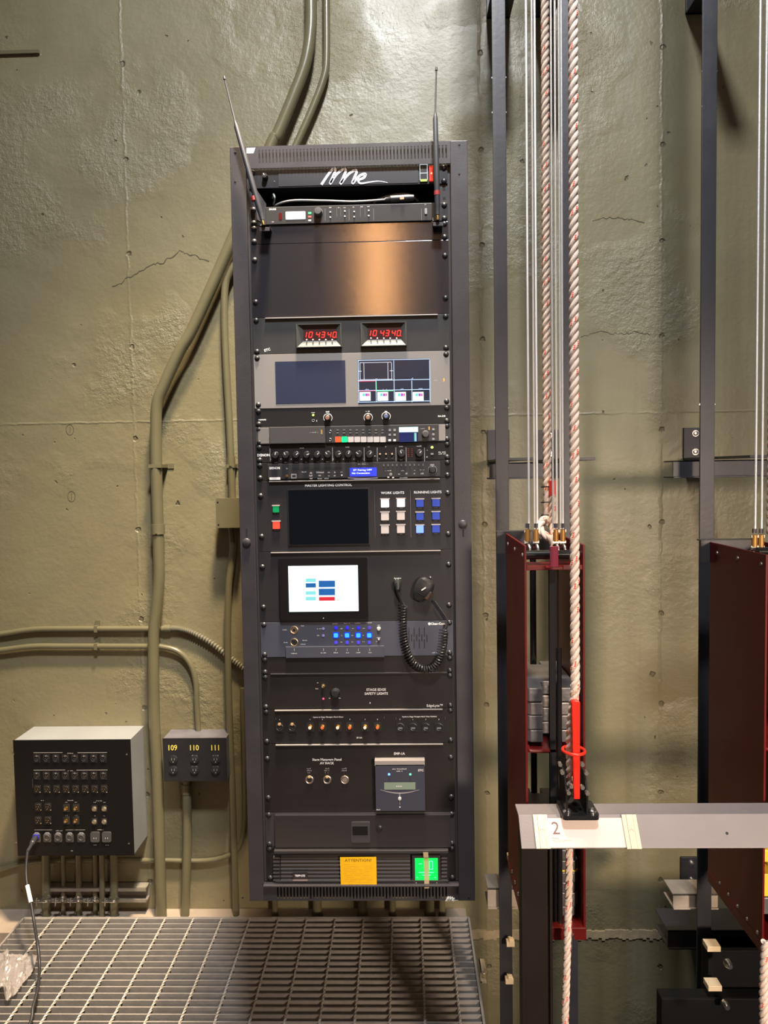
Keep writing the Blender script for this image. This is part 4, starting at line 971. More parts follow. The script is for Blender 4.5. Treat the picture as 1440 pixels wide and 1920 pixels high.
for i, x in enumerate((583, 655, 727, 797)):
    M().lathe(c6(x, 503, T_), [(0, .0046), (.002, .0042), (.0023, .001)], 16).build('button', em('deep_blue_key', (.03, .02, .8), .9) if i < 3 else VIO, t)
    q_ = c6(x, 550, T_); o = pill(t, q_, .0145, .0150, em('blue_halo', (.0, .03, 1), 1.3), 'talk_button', .002, .003)
    pill(o, q_+Vector((0, -.0021, 0)), .0105, .0105, em('cyan_key', (.04, .36, 1), 1.5), 'lens', .0012, .002)
    M().lathe(c6(x, 597, T_), [(0, .0046), (.002, .0042), (.0023, .001)], 16).build('button', em('violet_lit', (.08, .06, .75), .9), t)
for y, r_ in ((508, .0048), (575, .0026)):
    M().lathe(c6(858, y, T_), [(0, r_*1.1), (.002, r_), (.006, r_*.8), (.0062, .001)], 14).build('volume_knob', mat('pale_knob', (.55, .53, .5), .4), t)
m = M()
for x, y, w_ in ((255, 516, .012), (370, 490, .008), (262, 597, .010), (385, 583, .012), (372, 608, .014), (478, 508, .012), (470, 552, .007), (580, 476, .015), (654, 474, .015), (724, 472, .015), (795, 470, .015), (318, 664, .015), (505, 660, .014), (585, 659, .011), (656, 659, .011), (728, 658, .011), (800, 658, .011), (858, 486, .006), (858, 565, .010), (845, 590, .004), (1218, 662, .012), (619, 508, .006), (690, 507, .006), (762, 506, .006), (619, 552, .005), (690, 551, .005), (762, 550, .005), (619, 594, .005), (690, 593, .005), (762, 592, .005)): m.marks(c6(x, y, T_+(.006 if y > 640 and x < 900 else 0)), w_, .0021)
for x in (318, 505, 585, 656, 728, 800): m.box(c6(x-1, 632, T_+.006), c6(x+1, 648, T_+.0062))
m.build('marking', LGR, t)
M().text('Clear-Com', c6(1238, 477, T_), .0056, bold=.045).lathe(c6(1183, 477, T_), [(0, .0036), (.0003, .0036)], 14).build('lettering', WHT, t)
m = M()
for k, (y0, y1) in enumerate(((500, 600), (545, 590), (500, 560), (545, 590), (500, 560), (545, 590), (500, 560), (545, 595))):
    x = 1052+k*16.5; a_, b_ = c6(x-3.2, y0, T_), c6(x+3.2, y1, T_); m.rbox((a_.x, a_.y-.0003, b_.z), (b_.x, a_.y, a_.z), .001)
    if k in (2, 4, 6): a_, b_ = c6(x-3.2, 575, T_), c6(x+3.2, 635, T_); m.rbox((a_.x, a_.y-.0003, b_.z), (b_.x, a_.y, a_.z), .001)
m.build('speaker_slots', FR2, t)
# --- recessed blank 1U
t, z0, z1 = unit('blank_panel', 'narrow dark blank panel directly below the blue lit intercom station', 'blank panel', 27, 1, PANW)
M().box((XC-.219, YF-.006, z0), (XC+.226, YF-.002, z0+.003)).build('bottom_edge', FR, t, bevel=.0006)
# --- stage edge safety lights 2U
c7 = crop(460, 1220, 3.4286)
t, z0, z1 = unit('safety_light_panel', 'black panel lettered stage edge safety lights with a small red lamp', 'safety light panel', 28, 2, PANW)
m = M(); m.text('STAGE EDGE', c7(841, 250, S), .0062, bold=.02); m.text('SAFETY LIGHTS', c7(842, 275, S), .0062, bold=.02); m.text('EdgeLyte™', c7(1218, 352, S), .0064, bold=.01)
m.build('lettering', LGR, t)
q_ = c7(500, 225, S); o = M().lathe(q_, [(0, .0058), (.0025, .0058), (.003, .0035), (.004, .0035)], 6).build('toggle_switch', GOLD, t)
M().tube([q_+Vector((0, -.004, 0)), q_+Vector((0, -.013, .002))], .002, 10, radii=[.0016, .0026]).build('lever', STL, o)
led(t, c7(502, 307, S), .0024, (1, .05, .12), 3.)
knob(t, c7(580, 266, S), .0105, .016, BLK, None)
m = M(); m.marks(c7(466, 205, S), .004, .0022); m.marks(c7(462, 243, S), .007, .0022); m.marks(c7(545, 304, S), .006, .0022); m.marks(c7(607, 303, S), .006, .0022); m.build('marking', LGR, t)
M().lathe(c7(802, 337, S), [(0, .002), (.001, .001)], 10).build('rivet', STL, t)
# --- input connector panel 2U
t, z0, z1 = unit('input_panel', 'black connector panel with six gold ringed phono sockets', 'connector panel', 30, 2, PANW)
lip(t, 30)
m = M(); m.text('Inputs to Stage Managers Rack Mixer', c7(533, 425, S), .0037, bold=.02); m.text('Inputs to Stage Managers Rack Video Switcher', c7(1120, 422, S), .0036, bold=.02, sx=.93); m.text('SP-3A', c7(733, 558, S), .0042, bold=.02)
for x in (222, 303, 418, 497, 594, 673, 771, 851, 995, 1078, 1161, 1245): m.marks(c7(x, 440, S), .002, .003, 1)
m.build('lettering', LGR, t)
m = M()
for x0, x1 in ((186, 886), (962, 1280)):
    for y0 in (427,): a_, b_ = c7(x0, y0, S), c7(x1, y0+2, S)
    m.box((c7(x0, 0).x, a_.y-.0002, a_.z-.006), (c7(x0, 0).x+.0004, a_.y, a_.z)).box((c7(x1, 0).x-.0004, a_.y-.0002, a_.z-.006), (c7(x1, 0).x, a_.y, a_.z))
m.build('bracket_lines', DIM, t)
for x in (222, 303):
    q_ = c7(x, 490, S); o = M().rbox(q_+Vector((-.010, -.002, -.0125)), q_+Vector((.010, 0, .0125)), .003).ring(q_+Vector((0, -.002, 0)), .0082, .0016).build('socket', DBK, t)
    M().rbox(q_+Vector((-.0038, -.005, .006)), q_+Vector((.0038, -.002, .0115)), .002).build('release_tab', mat('tan_tab', (.55, .33, .16), .4), o)
    M().lathe(q_+Vector((0, -.0022, -.003)), [(0, .0015), (.001, .001)], 8).build('pin', STL, o)
for i, x in enumerate((418, 497, 595, 672, 770, 850)):
    q_ = c7(x, 487-.004*(x-400), S); o = M().rbox(q_+Vector((-.010, -.002, -.0125)), q_+Vector((.010, 0, .0125)), .003).build('phono_socket', DBK, t)
    M().lathe(q_+Vector((0, -.002, 0)), [(0, .0066), (.002, .0062), (.002, .0045), (.008, .0045), (.0082, .002)], 18).build('gold_ring', GOLD, o)
    M().lathe(q_+Vector((0, -.0102, 0)), [(0, .0040), (.001, .0038), (.0012, .0012)], 14).build('centre', mat('phono_white', (.8, .74, .62), .4) if i % 2 == 0 else mat('phono_red', (.75, .16, .05), .4), o)
for x in (997, 1079, 1161, 1245):
    q_ = c7(x, 487, S); o = M().rbox(q_+Vector((-.011, -.002, -.0125)), q_+Vector((.011, 0, .0125)), .003).ring(q_+Vector((0, -.0025, 0)), .0086, .0017).build('video_socket', DBK, t)
    M().box(q_+Vector((-.005, -.003, -.004)), q_+Vector((.005, -.002, -.0015))).build('slot', GRYP, o)
# --- stage managers panel 4U
c8 = crop(460, 1380, 3.4286)
t, z0, z1 = unit('stage_manager_panel', 'black panel with three round sockets and a small display unit at right', 'connector panel', 32, 4, PANW)
lip(t, 32)
m = M(); m.text('Stage Managers Panel', c8(525, 150, S), .0062, bold=.03); m.text('AV RACK', c8(525, 173, S), .0060, bold=.03); m.text('SMP-1A', c8(990, 112, S), .0062, bold=.03); m.build('lettering', LGR, t)
for x in (413, 527, 640):
    q_ = c8(x, 279, S); o = M().ring(q_, .0092, .0017, seg=24).lathe(q_, [(0, .0092), (.0005, .009)], 20).build('socket', mat('rose_nickel', (.62, .50, .42), .3, metal=.9), t)
    M().lathe(q_+Vector((0, -.0006, 0)), [(0, .0062), (.0006, .006)], 18).build('socket_core', FR2 if x < 600 else mat('core_nickel', (.35, .3, .28), .4, metal=.6), o)
    if x < 600: M().rbox(q_+Vector((-.0035, -.004, .0055)), q_+Vector((.0035, -.001, .0105)), .0015).build('release_tab', mat('tan_tab', (.55, .33, .16), .4), o)
m = M()
for x in (413, 525, 637):
    for y in (207, 220): m.marks(c8(x, y, S), .013, .0032)
    if x < 600: m.marks(c8(x, 234, S), .009, .0025)
m.build('marking', DIM, t)
a_, b_ = c8(836, 160, S), c8(1155, 455, S)
o = M().box((a_.x, a_.y-.022, b_.z), (b_.x, a_.y, a_.z)).build('network_display', mat('slate_device', (.040, .043, .062), .4), t, bevel=.001)
a2, b2 = c8(833, 136, S), c8(1152, 168, S)
M().box((a2.x, a_.y-.022, b2.z), (b2.x, a_.y, a2.z)).build('top_ledge', mat('ledge_grey', (.33, .30, .29), .45, metal=.3), o, bevel=.001)
T_ = S+.022
led(o, c8(925, 222, T_), .003, (.08, .2, 1), 4.5); led(o, c8(1060, 222, T_), .0026, (.1, 1, .35), 2.6)
screen(o, c8, 894, 275, 1093, 318, mat('lcd_green', (.16, .20, .155), .35, emit=(.3, .4, .3), es=.12), T_, 'lcd')
m = M().ribbon([c8(868+i*12.5, 320+22*math.sin(i/20*PI), T_) for i in range(21)], [.0004+.0028*math.sin(i/20*PI) for i in range(21)]); m.build('curved_trim', mat('trim_silver', (.45, .43, .47), .35, metal=.5), o)
q_ = c8(993, 375, T_); M().lathe(q_, [(0, .0042), (.004, .0038), (.0045, .001)], 16).build('knob', mat('pearl_knob', (.5, .5, .52), .35), o); M().box(q_+Vector((-.0004, -.0005, .004)), q_+Vector((.0004, 0, .014))).box(q_+Vector((-.0003, -.0005, -.016)), q_+Vector((.0003, 0, -.004))).build('guide_line', LGR, o)
M().lathe(c8(994, 430, T_), [(0, .0018), (.002, .0014)], 10).build('jack', mat('white_jack', (.8, .78, .74), .4), o)
m = M(); m.marks(c8(992, 188, T_), .036, .0023); m.marks(c8(992, 202, T_), .015, .0023); m.text('ETC', c8(1127, 197, T_), .0055, bold=.03); m.marks(c8(858, 447, T_), .010, .0026); m.marks(c8(990, 297, T_+.0008), .015, .003); m.build('marking', LGR, o)
# --- drawer 2U
c9 = crop(440, 1510, 3.1304)
t, z0, z1 = unit('rack_drawer', 'plain dark rack drawer with a square latch and a key lock', 'drawer', 36, 2, FR, screw=True)
M().box((XC-.216, YF-.012, z0+.001), (XC+.2295, YF-.002, z1-.003)).build('drawer_front', BRU, t, bevel=.001)
T_ = .012
a_, b_ = c9(685, 83, T_), c9(797, 203, T_)
o = M().rbox((a_.x, a_.y-.003, b_.z), (b_.x, a_.y, a_.z), .003).build('latch', mat('latch_black', (.045, .043, .045), .4), t)
a_, b_ = c9(693, 108, T_+.003), c9(783, 158, T_+.003); M().box((a_.x, a_.y-.0006, b_.z), (b_.x, a_.y, a_.z)).build('finger_pull', mat('pull_black', (.008, .009, .010), .2), o)
M().lathe(c9(849, 121, T_), [(0, .0085), (.002, .0082), (.0035, .006), (.004, .002)], 20).build('key_lock', BLK, t)
# --- battery backup 2U
t, z0, z1 = unit('battery_backup', 'battery backup with a slatted front, yellow sign and green display at the rack bottom', 'battery backup', 38, 2, PANW, screw=True)
ux0, ux1 = c9(232, 0, .02).x, c9(1248, 0, .02).x
M().box((ux0, YF-.004, z0+.002), (ux1, YF-.002, z1-.001)).build('back_plate', FR2, t)
m = M().box((ux0, YF-.022, z1-.009), (ux1, YF-.004, z1-.001)).box((ux0, YF-.016, z0+.002), (ux1, YF-.004, z0+.006))
m.build('fascia_rim', mat('ups_black', (.032, .030, .031), .38), t, bevel=.0015)
m = M()
for k in range(8):
    y = 293+k*21.5; a_, b_ = c9(275, y, .004), c9(1030, y, .004)
    m.box((a_.x, YF-.014, a_.z-.0020), (b_.x, YF-.004, a_.z+.0018), R=Matrix.Rotation(.45, 3, 'X'))
    for x0, x1 in ((232, 270), (1212, 1245)):
        a_, b_ = c9(x0, y, .004), c9(x1, y, .004); m.box((a_.x, YF-.014, a_.z-.0026), (b_.x, YF-.004, a_.z+.0018))
m.build('slats', mat('slat_black', (.075, .068, .066), .42), t)
a_, b_ = c9(1040, 280, .014), c9(1208, 445, .014)
M().box((a_.x, YF-.014, b_.z), (b_.x, YF-.004, a_.z)).build('display_frame', mat('ups_black', (.032, .030, .031), .38), t, bevel=.001)
sr = screen(t, c9, 1057, 293, 1192, 425, em('lcd_lit_green', (.0, .80, .10), 1.05), .014, 'display')
lines(sr, c9, .0148, 'display_symbols', em('lcd_symbols', (.25, 1, .75), 1.25), [(1080, 326, 1098, 326), (1142, 310, 1142, 358), (1160, 310, 1160, 358), (1142, 310, 1160, 310), (1142, 358, 1160, 358), (1080, 376, 1168, 376), (1066, 406, 1076, 406), (1172, 406, 1180, 406), (1100, 392, 1150, 392)], .0014)
for x in (1065, 1185): M().lathe(c9(x, 437, .014), [(0, .0012), (.0006, .001)], 8).build('indicator', LGR, t)
a_, b_ = c9(345, 378, .014), c9(433, 424, .014)
o = M().box((a_.x, YF-.016, b_.z), (b_.x, YF-.012, a_.z)).build('name_plate', mat('plate_black', (.03, .025, .025), .4), t)
M().text('TRIPP·LITE', c9(388, 394, .0162), .0048, bold=.05, sx=.85).build('lettering', WHT, o)
M().box((a_.x, YF-.0163, b_.z), (b_.x, YF-.016, b_.z+.004)).build('stripe', mat('stripe_mauve', (.30, .22, .22), .5), o)
# yellow sign and beige tape stuck on the front
sp_ = [c9(623, 277, .0235), c9(833, 275, .0235), c9(836, 455, .0175), c9(627, 458, .0175)]
sp_ = [Vector((p_.x, p_.y-.001, p_.z)) for p_ in sp_]
o = M().prism(sp_, (0, .0004, 0)).build('warning_sign', mat('yellow_card', (1.0, .56, .005), .6), None)
tag(o, 'yellow paper sign reading attention taped over the battery backup slats', 'sign')
m = M(); dgt = Vector((0, 0, 0))
p_ = (sp_[0]+sp_[1])/2; up_ = (sp_[0]-sp_[3]).normalized(); rt_ = (sp_[1]-sp_[0]).normalized()
nn_ = rt_.cross(up_)
m.text('ATTENTION!', p_-up_*.0085+nn_*.0004, .0078, bold=.0, right=rt_, up=up_, sx=1.06)
m.build('lettering', mat('brown_print', (.16, .07, .02), .6), o)
m = M()
for k in range(11):
    q_ = p_-up_*(.018+k*.0050)+nn_*.0006
    for j in range(14):
        if random.random() < .8: c_ = q_+rt_*(-.036+j*.0052); m.box(c_+Vector((0, -.0001, -.0004)), c_+Vector((.0042, 0, .0004)))
m.build('fine_print', mat('faint_print', (.72, .38, .03), .6), o)
tp = [c9(1105, 250, .026), c9(1136, 250, .026), c9(1139, 300, .017), c9(1141, 466, .017), c9(1112, 468, .017), c9(1110, 300, .017)]
m = M(); q0 = [c9(1105, 250, .0228), c9(1134, 250, .0228), c9(1136, 280, .0215), c9(1107, 280, .0215)]
m.prism(q0, (0, .0005, 0)); q1 = [q0[3], q0[2], c9(1137, 296, .0158), c9(1109, 296, .0158)]; m.prism(q1, (0, .0005, 0))
q2 = [q1[3], q1[2], c9(1141, 466, .0165), c9(1113, 468, .0165)]; m.prism(q2, (0, .0005, 0))
o = m.build('adhesive_tape', mat('beige_tape', (.62, .50, .30), .5, alpha=.6), None)
tag(o, 'strip of beige tape stuck down over the green display of the battery backup', 'tape')

# ------------------------------------------------------------------ counterweight rigging on the right
YD = lambda D: D-WD
DF, DB = 1.625, 1.92
A1L, A1R = W(983, 1060, DF).x, W(1097, 1060, DF).x
AWD = A1R-A1L
A2L = W(1436, 1045, DF).x
DB2 = DB
def rope(name, label, P, r=.0093, group=None, pitch=.052, name_parts=True):
    """three strand rope along the path P"""
    P = [Vector(p) for p in P]; L = [0]
    for a_, b_ in zip(P, P[1:]): L.append(L[-1]+(b_-a_).length)
    tot = L[-1]; nst = int(tot/pitch*20)+1; m = M(); SEG = 12; rs = r*.56; ro = r*.50
    ph0 = random.random()*6
    for s_ in range(3):
        vs = []; j = 0
        for i in range(nst+1):
            d_ = tot*i/nst
            while j < len(L)-2 and L[j+1] < d_: j += 1
            p_ = P[j].lerp(P[j+1], (d_-L[j])/max(1e-9, L[j+1]-L[j])); tt = (P[j+1]-P[j]).normalized()
            ref = Vector((1, 0, 0)) if abs(tt.x) < .8 else Vector((0, 1, 0)); n1 = tt.cross(ref).normalized(); b1 = tt.cross(n1)
            a_ = ph0+2*PI*d_/pitch+s_*2*PI/3; out_ = n1*math.cos(a_)+b1*math.sin(a_); dirt = -n1*math.sin(a_)+b1*math.cos(a_)
            st = (tt+dirt*(2*PI*ro/pitch)).normalized(); w_ = st.cross(out_)
            c_ = p_+out_*ro
            for k in range(SEG):
                q_ = 2*PI*k/SEG; vs.append(c_+(out_*math.cos(q_)+w_*math.sin(q_))*rs)
        fs = []
        base = len(m.f)
        for i in range(nst):
            for k in range(SEG): fs.append((i*SEG+k, i*SEG+(k+1) % SEG, (i+1)*SEG+(k+1) % SEG, (i+1)*SEG+k))
        fs += [tuple(reversed(range(SEG))), tuple(range(nst*SEG, nst*SEG+SEG))]
        m.cur = 0; m.mesh(vs, fs)
        if s_ == 0:
            for i in range(0, nst-6, 9):
                for di, k in ((0, 1), (1, 0), (2, 11), (3, 1), (4, 0), (5, 11)): m.mi[base+(i+di)*SEG+k] = 1
    o = m.build(name, [ROPE, ROPR]); tag(o, label, 'rope', group); return o
def wire(px, D, y1, label, group, z0=None, r=.0024):
    p_ = W(px, 740, D); z_ = W(px, y1, D).z if z0 is None else z0
    o = M().tube([(p_.x, p_.y, z_), (p_.x, p_.y, 4.1)], r, 10).build('wire_rope', WIRE); tag(o, label, 'wire rope', group); return o
# guide rails
def guide(x0, x1, D, label):
    t = thing('guide_rail', label, 'guide rail', ((x0+x1)/2, YD(D), -1.5))
    M().box((x0, YD(D), -1.5), (x1, YD(D)+.006, 4.1)).box(((x0+x1)/2-.0035, YD(D)+.006, -1.5), ((x0+x1)/2+.0035, YD(D)+.04, 4.1)).build('tee_bar', SHOE, t, bevel=.001)
    m = M()
    for z in (2.62, 2.53, 1.75): 
        for x in (x0, x1): m.lathe((x, YD(D)+.003, z), [(0, .003), (.001, .002)], 8)
    m.build('rivets', STL, t); return t
guide(W(926, 500, 2.1).x, W(951, 500, 2.1).x, 2.1, 'dark steel guide rail standing on the wall just right of the rack')
guide(W(1057, 800, 2.1).x, W(1081, 800, 2.1).x, 2.1, 'dark steel guide rail hidden behind the thick front rope')
guide(W(1313.5, 700, 2.1).x, W(1341, 700, 2.1).x, 2.1, 'dark steel guide rail standing alone near the right edge')
# wall brackets and channels
def wbr(xa, xb, y0, y1, label, D=2.785, arm=2.26):
    a_, b_ = W(xa, y0, D), W(xb, y1, D); t = thing('wall_bracket', label, 'bracket', ((a_.x+b_.x)/2, 0, b_.z))
    M().box((a_.x, -.012, b_.z), (b_.x, -.001, a_.z)).box((a_.x, YD(arm), b_.z-.0), (b_.x, -.001, b_.z+.008)).build('angle', SHOE, t, bevel=.001)
    if y0 > 100:
        for k in (.18, .75): M().lathe((a_.x+(b_.x-a_.x)*.55, -.012, a_.z+(b_.z-a_.z)*k), [(0, .012), (.002, .012), (.002, .008), (.009, .0078), (.010, .004)], 14).build('bolt', STL, t)
wbr(914, 956, 806, 866, 'upper left wall bracket behind the guide rail next to the rack')
wbr(1007, 1048, 806, 866, 'wall bracket behind the wire ropes, at middle height')
wbr(1283, 1322, 802, 862, 'wall bracket with silver bolts behind the lone right guide rail, at middle height')
wbr(912, 957, -60, 30, 'topmost wall bracket at the guide rail next to the rack'); wbr(996, 1040, -60, 28, 'topmost wall bracket behind the wire ropes')
wbr(1288, 1326, -60, 22, 'topmost wall bracket at the lone right guide rail')
wbr(1278, 1312, 1609, 1664, 'low wall bracket above the short channel at lower right')
def chan(xa, xb, y0, y1, D, label, dep=.08, m_=SHOE, xr=None):
    a_ = W(xa, y0, D); b_ = W(xb, y1, D); x1 = b_.x if xr is None else xr; th = .004
    t = thing('steel_channel', label, 'channel', ((a_.x+x1)/2, YD(D), b_.z))
    M().box((a_.x, YD(D), b_.z), (x1, YD(D)+th, a_.z)).box((a_.x, YD(D), a_.z-th), (x1, YD(D)+dep, a_.z)).box((a_.x, YD(D)-.006, b_.z-th), (x1, YD(D)+dep, b_.z)).build('channel', m_, t, bevel=.0008)
    return t
chan(918, 1054, 868, 894, 2.2, 'short dark channel crossing behind the left guide rail and the wire ropes')
chan(1262, 1440, 864, 891, 2.2, 'dark channel crossing behind the lone right guide rail at middle height', xr=1.55)
PST = mat('pale_warm_steel', (.34, .29, .24), .6, metal=.2, var=.3, vscale=16)  # paler, warmer steel tone for the two low channels
chan(914, 985, 1666, 1700, 2.12, 'pale low channel left of the rail support column', m_=PST)
chan(1262, 1346, 1677, 1701, 2.14, 'pale short channel at lower right in front of the guide rail', m_=PST)
chan(1252, 1440, 1745, 1776, 2.3, 'lowest dark channel behind the guide rail at lower right', dep=.12, xr=1.5)
a_ = W(1328, 1777, 1.95)
t = thing('floor_block', 'black pulley base block at the bottom right beneath the red arbor', 'block', (a_.x+.1, a_.y, -1.5))
M().box((a_.x, a_.y, -.55), (a_.x+.6, a_.y+.05, a_.z)).box((a_.x, a_.y-.012, a_.z-.006), (a_.x+.6, a_.y+.05, a_.z)).build('plate', mat('soot_black', (.005, .005, .0055), .7, spec=.15), t, bevel=.001)
b_ = W(1240, 1872, 1.9)
M().box((b_.x, b_.y, -1.5), (b_.x+.6, b_.y+.04, b_.z)).build('base', mat('soot_black', (.005, .005, .0055), .7, spec=.15), t, bevel=.004)
for x, y, dd in ((1338, 1776, 1.94), (1340, 1850, 1.9)):
    c_ = W(x, y, dd); M().box((c_.x-.017, c_.y-.004, c_.z-.010), (c_.x+.017, c_.y+.03, c_.z+.004)).build('spacer', mat('sawn_pine', (.62, .5, .33), .7), t, bevel=.001)
for x, y in ((1363, 1804), (1358, 1880)):
    c_ = W(x, y, 1.88); M().lathe(c_, [(0, .010), (.01, .010), (.02, .006)], 10).build('bolt', STL, t)

def arbor(XL, label, zt_f, zt_b, zb, group, full=True):
    XR_ = XL+AWD
    t = thing('counterweight_arbor', label, 'arbor', ((XL+XR_)/2, YD(1.72), zb))
    for x in (XL, XR_-.005):
        pts = [(x, YD(DF), zb+.015), (x, YD(DF), zt_f), (x, YD(DB), zt_b), (x, YD(DB), zb)]
        M().prism(pts, (.005, 0, 0)).build('side_plate', BUR, t, bevel=.0012)
    m = M().box((XL-.022, YD(DB)+.001, zt_b-.052), (XR_+.005, YD(DB)+.006, zt_b+.004)).box((XL-.022, YD(DB)+.001, zt_b+.002), (XR_+.005, YD(DB)+.03, zt_b+.005))
    m.build('guide_shoe', mat('shoe_plate', (.05, .047, .05), .35, metal=.3), t, bevel=.0008)
    zt_ = W(1010, 1062, DF+.02).z
    M().box((XL+.005, YD(DF)+.004, zt_-.006), (XR_-.005, YD(DF)+.10, zt_)).box((XL+.005, YD(DF)+.002, zt_-.006), (XL+.046, YD(DF)+.007, zt_+.004)).box((XR_-.046, YD(DF)+.002, zt_-.006), (XR_-.005, YD(DF)+.007, zt_+.004)).build('head_tray', BUR, t, bevel=.001)
    xm = (XL+XR_)/2
    c_ = W(1020, 1040, DF+.05)
    M().cyl((XL+.005, YD(DF+.05), c_.z), (XR_-.005, YD(DF+.05), c_.z), .010, 18).build('clew_pin', mat('pin_black', (.02, .02, .02), .2, metal=.5), t)
    a_, b_ = W(1022, 1026, DF+.02), W(1038, 1051, DF+.02)
    M().box((xm-.009, YD(DF)+.004, zt_), (xm+.009, YD(DF)+.010, W(1030, 1025, DF).z)).build('centre_tab', mat('glossy_burgundy', (.2, .03, .05), .12, coat=.6), t, bevel=.001)
    # centre bar and rod
    M().box((xm-.008, YD(DF+.02), zb), (xm+.006, YD(DF+.02)+.010, zt_)).build('centre_bar', mat('bar_black', (.008, .008, .009), .7, spec=.2), t, bevel=.0008)
    M().cyl((xm+.012, YD(DF+.017), zb), (xm+.012, YD(DF+.017), W(1045, 1215, DF+.02).z), .0055, 12).cyl((xm+.010, YD(DF+.017), W(1045, 1215, DF+.02).z), (xm+.010, YD(DF+.017), zt_), .0022, 8).build('spreader_rod', mat('rod_black', (.012, .012, .013), .15, coat=.5), t)
    M().cyl((xm, YD(DB-.02), zb), (xm, YD(DB-.02), zt_), .008, 12).build('rear_rod', mat('rod_black', (.012, .012, .013), .15, coat=.5), t)
    zs = W(1010, 1405, DF+.03).z
    m = M(); pts = smoothpath([(XL+.006, YD(DF+.02), zs+.014), (XL+.012, YD(DF+.02), zs+.002), (XL+.03, YD(DF+.02), zs), (xm-.01, YD(DF+.02), zs)], 4)
    m.tube(pts, .0045, 8); m.box((XL+.005, YD(DF+.02), zs-.003), (XR_-.005, YD(DB-.02), zs+.003)); m.build('spreader_plate', BUR, t)
    M().box((XL-.001, YD(DF)-.002, zb-.0), (XR_+.001, YD(DB), zb+.028)).build('bottom_block', BUR, t, bevel=.002)
    for x in (xm+.028, xm-.028): M().cyl((x, YD(DF)-.008, zb-.014), (x, YD(DF)-.008, zb+.018), .0085, 12).build('nut', STL, t)
    for k in range(5): M().lathe((XL, YD(DF)+.02+k*.05, zb+.035), [(0, .005), (.002, .004), (.003, .001)], 8, d=(-1, 0, 0)).build('bolt', STL, t)
    for k in (0, 1, 2): M().lathe((XL, YD(DF)+.02+k*.115, (zt_f+(zt_b-zt_f)*k/2)-.022), [(0, .0045), (.002, .004), (.003, .001)], 8, d=(-1, 0, 0)).build('bolt', STL, t)
    return t, xm
ZTF, ZTB, ZB = W(983, 1023, DF).z, W(948, 1000, DB).z, W(1090, 1762, DF).z
tA, xm = arbor(A1L, 'burgundy counterweight arbor beside the thick rope, holding two stacks of grey weights', ZTF, ZTB, ZB, None)
tB, xm2 = arbor(A2L, 'burgundy counterweight arbor cut off by the right edge of the picture', W(1436, 1040, DF).z, W(1345, 1016, DB).z, W(1436, 1788, DF).z, None)
def weight(xmid, z1, z0, lab, m_=LEADW, inset=0., group=None, D0=1.66):
    hw = AWD/2-.0065-inset; y0, y1 = YD(D0), YD(DB-.02)
    pts = [(-hw+.008, y0), (-.020, y0), (-.017, y0+.055), (.017, y0+.055), (.020, y0), (hw-.008, y0), (hw, y0+.008), (hw, y1-.004), (.013, y1-.004), (.013, y1-.035), (-.013, y1-.035), (-.013, y1-.004), (-hw, y1-.004), (-hw, y0+.008)]
    o = M().prism([(xmid+x, y, z0) for x, y in pts], (0, 0, z1-z0)).build('counterweight', m_, bevel=.0022); tag(o, lab, 'counterweight', group); return o
zz = lambda y: W(1010, y, 1.66).z
PALE = mat('scraped_counterweight', (.24, .22, .21), .4, metal=.5, var=.5, vscale=30, bump=.4, bscale=90)
for (y0, y1, ins, lab, m_) in ((1290, 1316, 0, 'topmost grey counterweight in the upper stack of the left arbor', LEADW), (1318, 1341, .004, 'second counterweight from the top with a scraped yellowish edge, in the upper stack', PALE),
        (1342, 1368, 0, 'third grey counterweight from the top of the upper stack', LEADW), (1369, 1392, .003, 'bottom counterweight of the upper stack, just above the burgundy bar', LEADW)):
    weight(xm, zz(y0), zz(y1), lab, m_, ins, 'counterweights in the upper stack')
yy = [1560, 1594, 1614, 1632, 1636, 1655, 1674, 1700, 1718]
YW = mat('yellow_weight', (.75, .55, .04), .5, var=.2)
labs = ['counterweight hidden partly behind the number card rail', 'grey counterweight just under the locking rail', 'grey counterweight above the thin yellow one', 'thin yellow counterweight in the lower stack of the left arbor', 'grey counterweight directly below the thin yellow one', 'middle grey counterweight below the yellow one, third from the bottom', 'second grey counterweight from the bottom of the lower stack', 'bottom grey counterweight of the lower stack, on the burgundy block']
for k in range(8): weight(xm, zz(yy[k]), zz(yy[k+1])+.0006, labs[k], YW if k == 3 else LEADW, 0 if k == 3 else .004*(k % 2)+.001, 'counterweights in the lower stack')
for k, (y0, y1) in enumerate(((1595, 1618), (1640, 1682), (1684, 1715))): weight(xm2, zz(y0), zz(y1), ['upper yellow counterweight at the right picture edge', 'bright yellow counterweight at the right picture edge below the rail', 'grey counterweight under the yellow ones at the right edge'][k], YW if k < 2 else LEADW, 0, 'counterweights in the right arbor')
